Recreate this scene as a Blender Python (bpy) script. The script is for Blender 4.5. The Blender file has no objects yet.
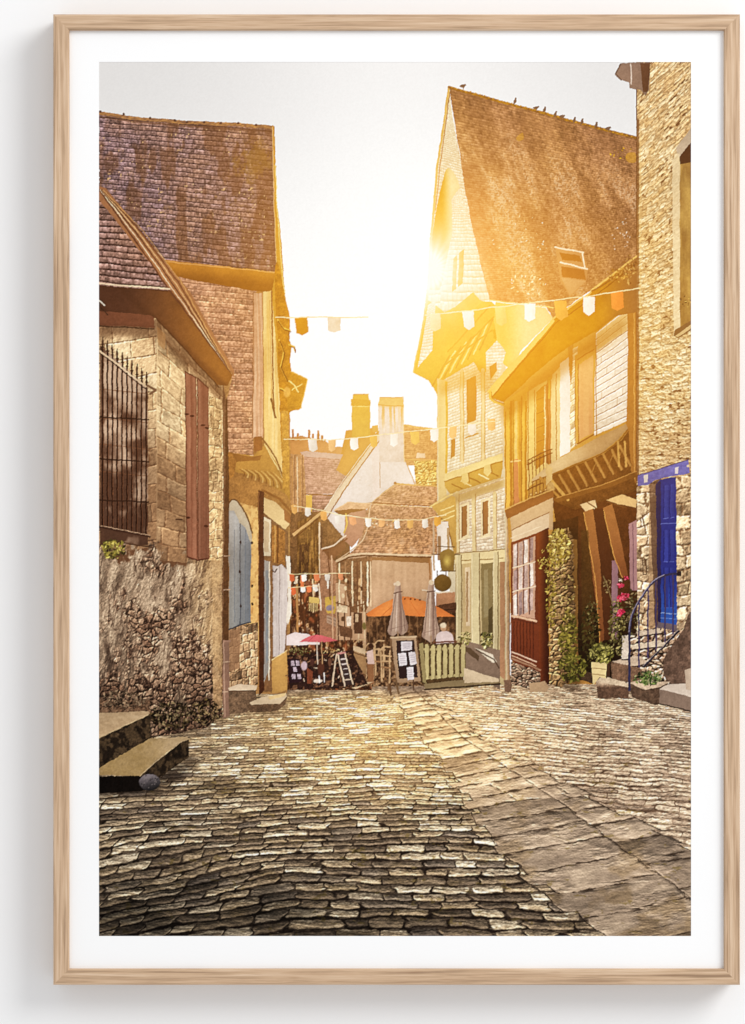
import bpy, math
import numpy as np

# ---------------------------------------------------------------- camera, light, exposure
# 1 mm in the place = 1 pixel of the photograph; the picture hangs flat on a white wall (the XZ plane)
def px(x, z_or_y, depth=0.0):
    return ((x - 372.5) * .001, -depth, (512.0 - z_or_y) * .001)

scene = bpy.context.scene
col = scene.collection
cam_d = bpy.data.cameras.new('camera')
cam = bpy.data.objects.new('camera', cam_d)
col.objects.link(cam)
cam.location = (0, -3.2, 0)
cam.rotation_euler = (math.radians(90), 0, 0)
cam_d.sensor_fit = 'VERTICAL'
cam_d.sensor_height = 24.0
cam_d.lens = 24.0 * 3.1645 / 1.024           # 3.1645 m to the plane of the print
cam_d.clip_end = 50
scene.camera = cam
scene.render.resolution_x = 745
scene.render.resolution_y = 1024

world = bpy.data.worlds.new('World')
scene.world = world
world.use_nodes = True
world.node_tree.nodes['Background'].inputs[0].default_value = (.99, .99, 1, 1)
world.node_tree.nodes['Background'].inputs[1].default_value = .80

def area_lamp(name, loc, target, size, power, colour):
    d = bpy.data.lights.new(name, 'AREA')
    d.shape = 'DISK'; d.size = size; d.energy = power; d.color = colour
    o = bpy.data.objects.new(name, d)
    col.objects.link(o)
    o.location = loc
    v = [t - l for t, l in zip(target, loc)]
    import mathutils
    o.rotation_euler = mathutils.Vector(v).to_track_quat('-Z', 'Y').to_euler()
    return o
area_lamp('softbox', (3.5, -3.0, 2.6), (0, 0, 0), 2.8, 178, (1, 1, .99))

scene.view_settings.view_transform = 'Standard'
scene.view_settings.look = 'None'
scene.view_settings.exposure = 0
scene.view_settings.gamma = 1
LIGHT = 1.10        # how bright a white surface of the print stands in this light
# ---------------------------------------------------------------- the print: ink laid on a flat sheet
# The hanging picture is a flat colour print, so what it depicts is drawn here as ink on paper:
# every depicted thing is its own flat patch of the sheet (a part), all patches lie edge to edge.
S = 3
X0, Y0, NX, NY = 99.0, 62.0, 592, 874
W_, H_ = NX * S, NY * S
f4 = np.float32
IMG = np.zeros((H_, W_, 3), f4)
IDM = np.zeros((H_, W_), np.int16)
REG = [None]
CUR = 0

def R(name, label=None, parent=None):
    global CUR
    REG.append(dict(name=name, label=label, parent=parent))
    CUR = len(REG) - 1
    return CUR

def use(i):
    global CUR
    CUR = i

def hsh(ix, iy, seed=0):
    n = (ix.astype(np.int64) * 374761393 + iy.astype(np.int64) * 668265263 + seed * 1013904223) & 0xffffffff
    n = ((n ^ (n >> 13)) * 1274126177) & 0xffffffff
    n = ((n ^ (n >> 15)) * 2246822519) & 0xffffffff
    n = n ^ (n >> 16)
    return ((n & 0xffffff) / float(0xffffff)).astype(f4)

def vn(x, y, seed=0):
    ix = np.floor(x); iy = np.floor(y)
    fx = (x - ix).astype(f4); fy = (y - iy).astype(f4)
    fx = fx * fx * (3 - 2 * fx); fy = fy * fy * (3 - 2 * fy)
    a = hsh(ix, iy, seed); b = hsh(ix + 1, iy, seed); c = hsh(ix, iy + 1, seed); d = hsh(ix + 1, iy + 1, seed)
    return (a + (b - a) * fx) * (1 - fy) + (c + (d - c) * fx) * fy

def fbm(x, y, o=3, seed=0):
    s = 0; a = .5; t = 0
    for k in range(o):
        s = s + a * vn(x, y, seed + 17 * k); t += a
        x = x * 2.03 + 5.1; y = y * 2.03 + 1.7; a *= .55
    return s / t

def ss(a, b, x):
    t = np.clip((x - a) / (b - a), 0, 1)
    return t * t * (3 - 2 * t)

def C(*c):
    return np.array(c, f4) / 255.0

def mix(a, b, t):
    t = np.asarray(t, f4)
    if t.ndim: t = t[..., None]
    return a * (1 - t) + b * t

def box(pts, pad=0):
    xs = [p[0] for p in pts]; ys = [p[1] for p in pts]
    i0 = max(0, int((min(xs) - pad - X0) * S)); i1 = min(W_, int((max(xs) + pad - X0) * S) + 2)
    j0 = max(0, int((min(ys) - pad - Y0) * S)); j1 = min(H_, int((max(ys) + pad - Y0) * S) + 2)
    if i1 <= i0 or j1 <= j0: return None
    x = (np.arange(i0, i1, dtype=f4) + .5) / S + X0
    y = (np.arange(j0, j1, dtype=f4) + .5) / S + Y0
    x, y = np.meshgrid(x, y)
    return (slice(j0, j1), slice(i0, i1)), x, y

def inside(pts, x, y):
    m = np.zeros(x.shape, bool)
    n = len(pts)
    for k in range(n):
        xa, ya = pts[k]; xb, yb = pts[(k + 1) % n]
        if ya == yb: continue
        c = ((ya > y) != (yb > y)) & (x < (xb - xa) * (y - ya) / (yb - ya) + xa)
        m ^= c
    return m

def smooth(pts, n=6, closed=False):
    p = [np.array(q, float) for q in pts]
    out = []
    N = len(p)
    for i in range(N if closed else N - 1):
        g = lambda k: p[k % N] if closed else p[min(max(k, 0), N - 1)]
        a, b, c, d = g(i - 1), g(i), g(i + 1), g(i + 2)
        for k in range(n):
            t = k / n
            out.append(tuple(.5 * ((2 * b) + (c - a) * t + (2 * a - 5 * b + 4 * c - d) * t * t + (3 * b - a - 3 * c + d) * t ** 3)))
    if not closed: out.append(tuple(p[-1]))
    return out

def put(sl, m, colr, alpha=1.0, idd=True):
    if callable(alpha): yy_, xx_ = np.mgrid[sl[0], sl[1]]; alpha = alpha((xx_ + .5) / S + X0, (yy_ + .5) / S + Y0)
    if np.isscalar(alpha): a = m.astype(f4) * alpha
    else: a = m * alpha
    a3 = a[..., None].astype(f4)
    IMG[sl] = IMG[sl] * (1 - a3) + colr * a3
    if idd: IDM[sl][a > .5] = CUR

def fill(pts, c, alpha=1.0, idd=True, var=.12, sc=6., rough=0., seed=0):
    """polygon of one ink with a mottled variation; c a colour or f(x, y)"""
    b = box(pts, 2)
    if b is None: return
    sl, x, y = b
    if rough: xx = x + rough * (fbm(x / 3, y / 3, 2, seed + 5) - .5) * 2; yy = y + rough * (fbm(x / 3, y / 3, 2, seed + 9) - .5) * 2
    else: xx, yy = x, y
    m = inside(pts, xx, yy)
    cc = c(x, y) if callable(c) else np.broadcast_to(C(*c), x.shape + (3,))
    vs_ = var if var > .2 else var * .5
    if var: cc = cc * (1 + vs_ * 1.2 * (fbm(x / sc, y / sc, 4, seed) - .5) + vs_ * .7 * (vn(x * 1.1, y * 1.1, seed + 3) - .5))[..., None]
    if var:
        ph_ = hsh(np.array([len(pts) * 7.]), np.array([round(pts[0][0] * 3 + pts[0][1])]), 3)[0] * 6.28
        hh_ = max(p[1] for p in pts) - min(p[1] for p in pts) + 1; ww_ = max(p[0] for p in pts) - min(p[0] for p in pts) + 1
        cc = cc * (1 + .08 * math.cos(ph_) * (x - pts[0][0]) / ww_ + .09 * math.sin(ph_) * (y - pts[0][1]) / hh_)[..., None]
    put(sl, m, cc, alpha, idd)

def stroke(pts, w, c, alpha=1.0, idd=True, taper=None, seed=0, var=.1):
    b = box(pts, w + 1)
    if b is None: return
    sl, x, y = b
    best = np.full(x.shape, 1e9, f4)
    n = len(pts) - 1
    for k in range(n):
        xa, ya = pts[k]; xb, yb = pts[k + 1]
        dx, dy = xb - xa, yb - ya
        L = dx * dx + dy * dy + 1e-9
        t = np.clip(((x - xa) * dx + (y - ya) * dy) / L, 0, 1)
        ww = w / 2 if taper is None else .5 * (w + (taper - w) * (k + t) / n)
        d = np.hypot(x - xa - t * dx, y - ya - t * dy) - ww
        best = np.minimum(best, d)
    a = np.clip(.5 - best * S, 0, 1)
    cc = c(x, y) if callable(c) else C(*c) * (1 + var * (fbm(x / 4, y / 4, 2, seed) - .5) * 2)[..., None]
    put(sl, a, cc, alpha, idd)

def blob(cx, cy, rx, ry, c, alpha=1., idd=True, soft=.3, shade=0., seed=0):
    b = box([(cx - rx, cy - ry), (cx + rx, cy + ry)], 2)
    if b is None: return
    sl, x, y = b
    u = (x - cx) / rx; v = (y - cy) / ry
    r = np.hypot(u, v)
    a = np.clip((1 - r) / soft, 0, 1)
    cc = C(*c) * (1 - shade * (u * .3 + v * .8) + .15 * (fbm(x / 3, y / 3, 2, seed) - .5))[..., None]
    put(sl, a, cc, alpha, idd)

def shadow(pts, c, a, soft=6):
    """a soft-edged darker or lighter tone in the picture; belongs to whatever is there already"""
    b = box(pts, soft * 2)
    if b is None: return
    sl, x, y = b
    m = inside(pts, x, y).astype(f4)
    k = max(1, int(soft * S))
    for _ in range(2):
        for ax in (0, 1):
            cs = np.cumsum(np.concatenate([np.repeat(np.take(m, [0], ax), k, ax), m, np.repeat(np.take(m, [-1], ax), k, ax)], ax), ax)
            n = m.shape[ax]
            hi = np.take(cs, range(2 * k - 1, 2 * k - 1 + n), ax); lo = np.take(cs, range(0, n), ax)
            m = (hi - lo) / (2 * k - 1)
    put(sl, m, C(*c), a, False)

def hom(q):
    """image quad -> unit square"""
    s = [(0, 0), (1, 0), (1, 1), (0, 1)]
    A = []; B = []
    for (x, y), (u, v) in zip(q, s):
        A.append([x, y, 1, 0, 0, 0, -u * x, -u * y]); B.append(u)
        A.append([0, 0, 0, x, y, 1, -v * x, -v * y]); B.append(v)
    h = np.linalg.lstsq(np.array(A, float), np.array(B, float), rcond=None)[0]
    return h

def tex(quad, du, dv, fn, clip=None, alpha=1., idd=True, rough=0.):
    pts = clip or quad
    b = box(pts, 2)
    if b is None: return
    sl, x, y = b
    h = hom(quad)
    w = h[6] * x + h[7] * y + 1
    u = ((h[0] * x + h[1] * y + h[2]) / w * du).astype(f4)
    v = ((h[3] * x + h[4] * y + h[5]) / w * dv).astype(f4)
    if rough: m = inside(pts, x + rough * (vn(x / 2.5, y / 2.5, 3) - .5) * 2, y + rough * (vn(x / 2.5, y / 2.5, 8) - .5) * 2)
    else: m = inside(pts, x, y)
    put(sl, m, fn(u, v, x, y), alpha, idd)

def rel(h, lx, ly):
    gy, gx = np.gradient(h)
    return np.clip((gx * lx + gy * ly) * S, -1.2, 1.2)

def masonry(u, v, bw, bh, seed=0, warp=.2, varw=.5):
    u2 = u + bw * warp * (fbm(u / bw * .8, v / bh * .8, 2, seed) - .5) * 2
    v2 = v + bh * warp * 1.6 * (fbm(u / bw * .9, v / bh * .6, 2, seed + 5) - .5) * 2
    row = np.floor(v2 / bh)
    c = u2 / bw + hsh(row, row * 0, seed) * 7
    c = c + varw * (vn(c * .8, row * 3.3, seed + 2) - .5)
    cl = np.floor(c)
    fx = c - cl; fy = v2 / bh - row
    e = np.minimum(np.minimum(fx, 1 - fx) * bw, np.minimum(fy, 1 - fy) * bh)
    return hsh(cl, row, seed + 1), hsh(cl, row, seed + 4), e, fx, fy

def stonefn(bw, bh, base, base2, mortar, seed=0, gap=(.3, 1.3), warp=.2, var=.35, relief=.5, grain=.35, lx=-.6, ly=-1., spots=0.):
    def fn(u, v, x, y):
        r, r2, e, fx, fy = masonry(u, v, bw, bh, seed, warp)
        g = fbm(u / 2.2, v / 2.2, 3, seed + 11)
        h = ss(0, gap[1] * 1.6, e) + .9 * g
        c = mix(C(*base), C(*base2), r2) * (1 + var * (r - .5) * 2 + grain * (g - .5) * 2 + .25 * (fbm(u / 25, v / 25, 2, seed + 3) - .5) * 2)[..., None]
        c = mix(C(*mortar) * (.8 + .4 * g)[..., None], c, ss(gap[0], gap[1], e + gap[1] * 2.2 * (g - .42)) * .9 + .1)
        c = c * (1 + relief * rel(h, -lx, -ly))[..., None]
        if spots:
            s = ss(1 - spots, 1 - spots + .06, vn(u / (bw * .35), v / (bh * .5), seed + 31))
            c = mix(c, C(*mortar) * .45, s * .8)
        return c
    return fn

def worley(u, v, seed=0):
    iu = np.floor(u); iv = np.floor(v)
    f1 = np.full(u.shape, 9., f4); f2 = f1.copy(); idr = np.zeros(u.shape, f4)
    for a in (-1, 0, 1):
        for b in (-1, 0, 1):
            cx = iu + a; cy = iv + b
            d = np.hypot(cx + hsh(cx, cy, seed) - u, cy + hsh(cx, cy, seed + 1) - v)
            r = hsh(cx, cy, seed + 2)
            nw = d < f1
            f2 = np.where(nw, f1, np.minimum(f2, d)); idr = np.where(nw, r, idr); f1 = np.where(nw, d, f1)
    return f1, f2, idr

def rubblefn(sx, sy, base, base2, gapc, seed=0, relief=.6, var=.5, gapw=.16):
    def fn(u, v, x, y):
        uu = u / sx + .5 * (fbm(u / sx, v / sy, 2, seed + 7) - .5); vv = v / sy + .5 * (fbm(u / sx, v / sy, 2, seed + 8) - .5)
        f1, f2, r = worley(uu, vv, seed)
        g = fbm(u / 2.0, v / 2.0, 3, seed + 3)
        e = f2 - f1
        c = mix(C(*base), C(*base2), r) * (1 + var * (g - .5) * 2)[..., None]
        c = mix(C(*gapc), c, ss(gapw * .1, gapw * 1.3, e + gapw * 3.2 * (g - .42)))
        return c * (1 + relief * rel(ss(0, .45, e) * 1.6 + g, .6, 1.))[..., None]
    return fn

def slatefn(bw, bh, base, base2, line, seed=0, wob=.4, var=.25, ldark=.75, lw=1.0, moss=None, grain=.25):
    """courses of slates with a dark lower lip; moss = (colour, amount)"""
    def fn(u, v, x, y):
        v2 = v + wob * (fbm(u / (bw * 2.2), v / bh * .35, 2, seed) - .5) * 2
        row = np.floor(v2 / bh)
        c = u / bw + hsh(row, row * 0, seed + 1)
        cl = np.floor(c); fx = c - cl; fy = v2 / bh - row
        r = hsh(cl, row, seed + 2); r3 = hsh(cl, row, seed + 9)
        big = fbm(u / 45, v / 45, 3, seed + 5); g = fbm(u / 1.8, v / 1.8, 2, seed + 6)
        k = mix(C(*base), C(*base2), np.clip(big * 1.6 - .3 + .4 * (r3 - .5), 0, 1))
        k = k * (1 + var * (r - .5) * 2 + grain * (g - .5) * 2)[..., None]
        d = ss(bh - 1.5 * lw, bh - .3 * lw, fy * bh)
        d = d * (.75 + .5 * vn(u / (bw * 1.3), row * 3.1, seed + 21)) + (1 - ss(.2, .9 * lw, np.minimum(fx, 1 - fx) * bw)) * .32
        top = ss(1.8 * lw, .3, fy * bh)
        k = k * (1 + .22 * top)[..., None]
        k = mix(k, C(*line), np.clip(d, 0, 1) * ldark * (.5 + .8 * g))
        if moss:
            mm = ss(moss[1], moss[1] + .12, fbm(u / 14, v / 14, 3, seed + 40) * .7 + .3 * vn(u / 3, v / 3, seed + 41))
            k = mix(k, C(*moss[0]), mm * .75)
        return k
    return fn

def shift(pts, dx, dy): return [(x + dx, y + dy) for x, y in pts]
def lerp2(a, b, t): return (a[0] + (b[0] - a[0]) * t, a[1] + (b[1] - a[1]) * t)
rnd = np.random.RandomState(7)

def leaves(cx, cy, rx, ry, n, cols, size=1.6, seed=1, fall=1.0, idd=True):
    rs = np.random.RandomState(seed)
    for k in range(n):
        a = rs.rand() * 6.283; r = rs.rand() ** .6 * fall
        x = cx + math.cos(a) * r * rx; y = cy + math.sin(a) * r * ry
        c = cols[rs.randint(len(cols))]
        s = size * (.5 + rs.rand()); t = rs.rand() * 3.14
        p = [(x + s * math.cos(t), y + s * math.sin(t)), (x - s * .45 * math.sin(t), y + s * .45 * math.cos(t)),
             (x - s * math.cos(t), y - s * math.sin(t)), (x + s * .45 * math.sin(t), y - s * .45 * math.cos(t))]
        j = .75 + .5 * rs.rand()
        fill(p, tuple(min(255, q * j) for q in c), var=0, idd=idd)

# ================= sky
R('sky', 'pale sky of the printed street scene, whitening towards the low sun')
sl, x, y = box([(99, 62), (691, 936)])
t = ss(62, 330, y)
c = mix(C(213, 212, 214), C(253, 251, 249), t)
c = c + (.09 * np.exp(-((x - 400) / 170) ** 2) * (1 - t))[..., None] + (.012 * (fbm(x / 60, y / 25, 3, 2) - .5))[..., None]
put(sl, np.ones(x.shape, f4), np.clip(c, 0, 1))

# ================= cobbled street
street = R('cobbled_street', 'wet-looking uneven cobbles filling the foreground of the print')
sl, x, y = box([(99, 676), (691, 936)])
YH = 545.
xl = np.interp(y[:, 0], [676, 695, 740, 780, 820, 850, 890, 936], [378, 392, 422, 450, 478, 500, 540, 592])[:, None]
xm = np.interp(y[:, 0], [676, 695, 740, 800, 860, 900, 936], [404, 420, 466, 556, 640, 694, 740])[:, None]
xr = np.interp(y[:, 0], [676, 700, 740, 770, 810, 850, 936], [412, 436, 486, 540, 615, 700, 830])[:, None]
wob = 2.4 * (fbm(x / 90, y / 40, 2, 4) - .5)
def cobble(yy, k, bwk, seed, ux, warp=.30):
    d = np.maximum(yy - YH, 30)
    v = k / d
    u = ux / d
    return v, u
# left field: long flat stones in wavering courses
t1 = y + .030 * (x - 300) + .13 * np.minimum(x - 290, 0) * ss(770, 900, y) +  wob * (y - YH) / 300. * 3.2
t1 = t1 - 9 * ss(330, 560, x) * ss(700, 900, y)
d1 = np.maximum(t1 - YH, 30)
v1 = 14200. / d1
u1 = (x - 330 + .30 * (y - 700)) / d1
def stones(u, v, bw, seed, dd):
    v2 = v + .20 * (fbm(u / bw * .5, v * .35, 2, seed) - .5) * 2 + .12 * (fbm(u / bw * 3, v * 1.5, 2, seed + 9) - .5) * 2
    row = np.floor(v2)
    c0 = u / bw + hsh(row, row * 0, seed) * 9
    c0 = c0 + .75 * (vn(c0 * .9, row * 2.7, seed + 2) - .5) + .22 * (vn(u / bw * 4, v * 2.2, seed + 3) - .5)
    cl = np.floor(c0); fx = c0 - cl; fy = v2 - row
    px_w = bw * dd; px_h = dd * dd / 13600.
    wseam = .10 + .12 * hsh(cl, row, seed + 8)
    ex = np.minimum(fx, 1 - fx) * px_w; ey = np.minimum(fy, 1 - fy) * px_h
    rad = .40 * px_h
    qx = np.abs(fx - .5) * px_w - (px_w / 2 - rad); qy = np.abs(fy - .5) * px_h - (px_h / 2 - rad)
    ey = rad - np.hypot(np.maximum(qx, 0), np.maximum(qy, 0)) - np.minimum(np.maximum(qx, qy), 0)
    ex = ey * 1.25
    return hsh(cl, row, seed + 1), hsh(cl, row, seed + 5), ex, ey, fx, fy, px_w, px_h, wseam, cl, row
r, r2, ex, ey, fx, fy, pw, ph, ws, cl, row = stones(u1, v1, .102, 5, d1)
g = fbm(x / 2.1, y / 1.3, 3, 71); g2 = fbm(u1 * 60, v1 * 2.3, 3, 73); strk = fbm((x + 2.2 * y) / 14, (y - .1 * x) / 1.7, 3, 75)
ft = fbm((x + 1.5 * y) / 6, y / 1.5, 3, 72)
ft = ft * .6 + .4 * fbm((x - .9 * y) / 17, y / 2.6, 2, 74)
long_ = fbm((x + .8 * y) / 34, y / 4.2, 3, 70)          # gaps close up in places, gape in others
exx = ex * 1.1 + ph * .2
eyy = ey - ph * (.20 * (ft - .42) + .10 * (long_ - .5))
e = np.minimum(exx * .8, eyy) - ph * ws * .55
seam = ss(-.06, .12, e / ph)
seam = np.maximum(seam, .35 * ss(.45, .62, fbm(x / 11, y / 3.4, 2, 68)))
near = ss(700, 900, y)
# slope of each stone's rounded top: the far lip catches the low sun, the near lip falls into shade
lip = ss(.55, 1.0, fy) * .9 - ss(.35, .0, fy) * .55      # fy grows away from the viewer
tone = mix(C(112, 98, 84), C(190, 168, 138), ss(.15, .9, r * .75 + g2 * .35))
tone = mix(tone, C(112, 106, 104), ss(.7, .95, r2) * .4)
tone = mix(tone, C(96, 82, 58), ss(.6, .8, fbm(x / 30, y / 12, 3, 15)) * .5)
wet = ss(.58, .9, r * .85 + .6 * (strk - .5) + .2 * lip) 
tone = mix(tone, C(232, 216, 190), wet * .85)
hs = 1.5 * ft + .8 * strk * near + .8 * g + 1.3 * ss(0, .35, e / ph) * near
c = tone * (1 + .55 * (g - .5) + .42 * (strk - .5) + .24 * lip + .52 * rel(hs, .15, -1.))[..., None]
xl = xl + (hsh(row, row * 0, 61) - .35) * 17 * (y - YH) / 300. + 2.5 * (g - .5)
c = mix(mix(C(88, 74, 60), C(44, 34, 28), ss(690, 830, y)) * (.6 + .8 * g)[..., None], c, seam)
# channel of large worn slabs
def slabs():
    bw = np.where(x < xm, (x - xl) / np.maximum(xm - xl, 1), (x - xm) / np.maximum(xr - xm, 1) + 1)
    bw = bw + .10 * (fbm(x / 16, y / 9, 2, 12) - .5); side = np.floor(bw)
    t2 = y + .05 * (x - 500) + .28 * (x - xl) * ss(690, 800, y) * 0
    v = 5200. / np.maximum(t2 + .12 * (x - xl) - YH, 30) + side * .43 + .5 * hsh(np.floor(y / 57.), side, 3) + .16 * (fbm(x / 30, y / 14, 3, 8) - .5)
    row = np.floor(v); fy = v - row; fx = bw - side
    h = (t2 - YH) ** 2 / 5200.
    r = hsh(row, side, 91)
    # some courses are split in two
    split = hsh(row, side, 93) > .85
    fx2 = np.where(split, (fx * 2) % 1, fx); wx = np.where(side < 1, xm - xl, xr - xm) * np.where(split, .5, 1)
    e = np.minimum(np.minimum(fy, 1 - fy) * h, np.minimum(fx2, 1 - fx2) * wx * .9)
    n = fbm((x + 1.2 * y) / 24, (y + .12 * x) / 5.5, 4, 95); n2 = fbm((x + y) / 7, y / 1.8, 3, 97)
    lay = fbm(x / 22, (y + .3 * x) / 7, 4, 99); amp = ss(.35, .65, fbm(x / 34, y / 20, 2, 98))
    hh = (3.4 * lay + 1.6 * n2) * (.25 + 1.15 * amp) + 1.5 * ss(0, 4, e) + .7 * fbm(x / 1.6, y / 1.2, 2, 96)
    c = mix(C(136, 120, 106), C(184, 164, 144), ss(.25, .8, n) * .8 + .3 * (r - .5))
    c = mix(c, C(122, 102, 76), ss(.5, .7, fbm(x / 26, y / 18, 3, 101)) * .55 * near[..., ])
    c = c * (1 + .5 * rel(.55 * hh, .25, -1.0) + .4 * (n2 - .5) + .22 * (r - .5))[..., None]
    return mix(C(50, 38, 30), c, ss(-.1, 1.0, e + 2.4 * (n2 - .5)) * .8 + .2)

XL0 = xl
# right field: smaller rougher stones running away to the doors
t3 = y - .075 * (x - 600) + 3.5 * (fbm(x / 45, y / 20, 3, 33) - .5) * (y - YH) / 150.
d3 = np.maximum(t3 - YH, 30)
v3 = 12600. / d3 * 1.0
u3 = (x - 560 + .75 * (y - 700)) / d3
r, r2, ex, ey, fx, fy, pw, ph, ws, cl, row = stones(u3, v3, .135, 25, d3)
e = np.minimum(ex * .7, ey) - ph * ws * g
ft2 = fbm((x - .5 * y) / 6, y / 1.6, 3, 78)
lg2 = fbm((x - .8 * y) / 30, y / 5, 3, 76)
e = np.minimum(ex * .8 + ph * .25 * (ft2 - .3), ey - ph * (.4 * (ft2 - .42) + .3 * (lg2 - .5))) - ph * ws * .6
seam = np.maximum(ss(-.12, .16, e / ph), .5 * ss(.45, .6, fbm(x / 9, y / 4, 2, 67)))
lip = ss(.5, 1.0, fy) * .8 - ss(.35, .0, fy) * .5
s2 = fbm((x + 1.5 * y) / 12, (y - .12 * x) / 2.2, 3, 79)
tone = mix(C(138, 120, 105), C(196, 176, 154), ss(.2, .85, r * .55 + g2 * .5))
tone = mix(tone, C(226, 206, 180), ss(.75, 1., r2 * .8 + .4 * (s2 - .5)) * .6)
cr_ = tone * (1.08 + .6 * (g - .5) + .6 * (s2 - .5) + .22 * lip + .45 * rel(1.6 * ft2 + .6 * g, 0, -1.))[..., None]
xr = xr + (hsh(row, row * 0, 63) - .5) * 16 * (y - YH) / 260. + 2.5 * (g - .5)
cr_ = mix(C(74, 56, 44) * (.6 + .8 * g)[..., None], cr_, seam * .85 + .15)
cs = slabs()
inch = (x > xl) & (x < xr)
c = np.where((x >= xr)[..., None], cr_, np.where(inch[..., None], cs, c))
for xx, w, a in ((xl, .5, .8), (xr, .5, .75), (xm, .35, .6)):
    k = np.clip(1.2 - np.abs(x - xx + 7 * (fbm(x / 30, y / 12, 3, 6) - .5) + 2.5 * (g - .5)) / (w * (y - YH) / 160.), 0, 1)
    c = mix(c, C(36, 27, 22), k * a * (.5 + .7 * g2))
# moss between the near stones, fine grit
c = mix(c, C(112, 96, 44), (ss(.72, .8, fbm(x / 9, y / 4, 3, 111)) * ss(700, 780, y) * .45))
# evening light lying along the street: brightest strip in mid distance
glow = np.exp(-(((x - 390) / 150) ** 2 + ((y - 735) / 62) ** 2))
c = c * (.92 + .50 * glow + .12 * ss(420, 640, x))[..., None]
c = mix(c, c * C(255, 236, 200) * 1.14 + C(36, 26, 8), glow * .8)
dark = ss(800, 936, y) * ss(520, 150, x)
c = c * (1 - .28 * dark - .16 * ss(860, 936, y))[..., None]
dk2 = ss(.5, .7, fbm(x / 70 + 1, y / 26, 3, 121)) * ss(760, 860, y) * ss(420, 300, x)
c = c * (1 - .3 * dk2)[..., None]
c = mix(c, C(124, 108, 100) * (1 + .9 * (g - .5))[..., None], ss(700, 686, y) * ss(470, 420, x) * .75)     # asphalt further down
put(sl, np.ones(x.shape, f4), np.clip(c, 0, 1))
i_l = sl
R('slab_channel', 'diagonal gutter of large worn flagstones', street)
IDM[sl][inch] = CUR
use(street)
# ================= far alley and background houses (painted first, nearest last)
# roofs far left of the alley
terr = R('terraced_house', 'far brown-roofed house with thin chimney pots at the end of the printed street')
fill([(284, 438), (300, 436), (325, 441), (332, 447), (352, 448), (352, 470), (284, 470)], (172, 112, 66), rough=.6, sc=4)
fill([(346, 430), (376, 428), (372, 450), (350, 470), (340, 462)], (170, 108, 40), sc=4)
for cx, t in ((293, 429), (298, 433), (309, 430), (313, 434), (318.5, 430.5), (322, 435), (325, 439)):
    R('chimney_pot', None, terr)
    fill([(cx - .9, t), (cx + .9, t), (cx + 1.2, 441), (cx - 1.2, 441)], (165, 100, 45))
pink = R('slate_roofed_house', 'pinkish slate-roofed house halfway down the printed alley')
tex([(304, 453), (364, 459), (358, 496), (306, 494)], 60, 40, slatefn(4, 2.0, (150, 108, 98), (166, 124, 108), (124, 84, 72), 4, lw=.4, ldark=.35, var=.1),
    [(303, 453), (364, 459), (340, 494), (305, 494)])
fill([(300, 452), (306, 451), (364, 457), (363, 461), (303, 456.5)], (186, 150, 140), var=.2)
fill([(350, 448), (356, 449), (349, 459), (345, 458)], (225, 212, 205))
fill([(284, 453), (304, 455), (306, 494), (306, 530), (284, 530)], (158, 112, 78), sc=3, var=.45)
tex([(306, 495), (340, 494), (322, 513), (310, 512)], 30, 18, slatefn(5, 2, (140, 100, 92), (150, 110, 90), (90, 60, 50), 6, lw=.5),
    [(306, 495), (338, 494), (324, 512), (310, 520)])
stroke([(305, 494), (338, 495.5)], 1.3, (110, 68, 38))
fill([(306, 495), (312, 495), (312, 512), (306, 514)], (214, 160, 70))
for k in range(7):
    xx = 287 + 2.6 * k
    stroke([(xx, 455 + 2 * (k % 3)), (xx + .4, 512)], .9, [(110, 72, 50), (214, 182, 150), (176, 120, 70)][k % 3])
leaves(286, 480, 3, 30, 60, [(225, 190, 130), (190, 140, 60), (240, 215, 170)], 1.3, 3)

tan = R('chimney_house', 'house behind the white gable with the tan rendered chimney')
fill([(352, 437), (372, 436), (380, 430), (382, 445), (350, 478), (336, 470)], (176, 116, 50), sc=4)
R('chimney', 'square tan chimney with a stepped cap', tan)
fill([(352.5, 394), (368, 394), (370, 404), (370, 437), (352, 437.5), (352, 406)], (196, 142, 52), sc=5, var=.16)
fill([(351, 399), (370.5, 400), (370.5, 406), (351, 406)], (184, 128, 42))
stroke([(352, 406.6), (370, 406.6)], .6, (232, 190, 110))
stroke([(352.6, 394.3), (368.3, 394.5)], .8, (150, 96, 30))
fill([(372, 426), (378, 425), (378, 433), (372, 432)], (190, 130, 60))

brn = R('brown_roofed_house', 'brown-roofed house with lichened wall behind the white chimney')
tex([(403, 424), (438, 429), (438, 465), (404, 465)], 36, 40, slatefn(4, 2.0, (160, 108, 72), (174, 120, 78), (130, 84, 50), 8, lw=.4, ldark=.3, var=.1))
stroke([(403, 425), (438, 430)], 1, (198, 150, 84))
fill([(417, 453), (425, 453.5), (425, 458), (416, 458)], (226, 186, 160))
stroke([(405, 459), (438, 461)], 1.3, (196, 140, 82))
tex([(412, 461), (438, 461), (438, 488), (412, 488)], 26, 27, rubblefn(4.2, 3.2, (176, 130, 66), (206, 166, 100), (146, 100, 44), 5, gapw=.2, relief=.3),
    [(414, 461), (438, 461), (438, 488), (416, 486)])

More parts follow.
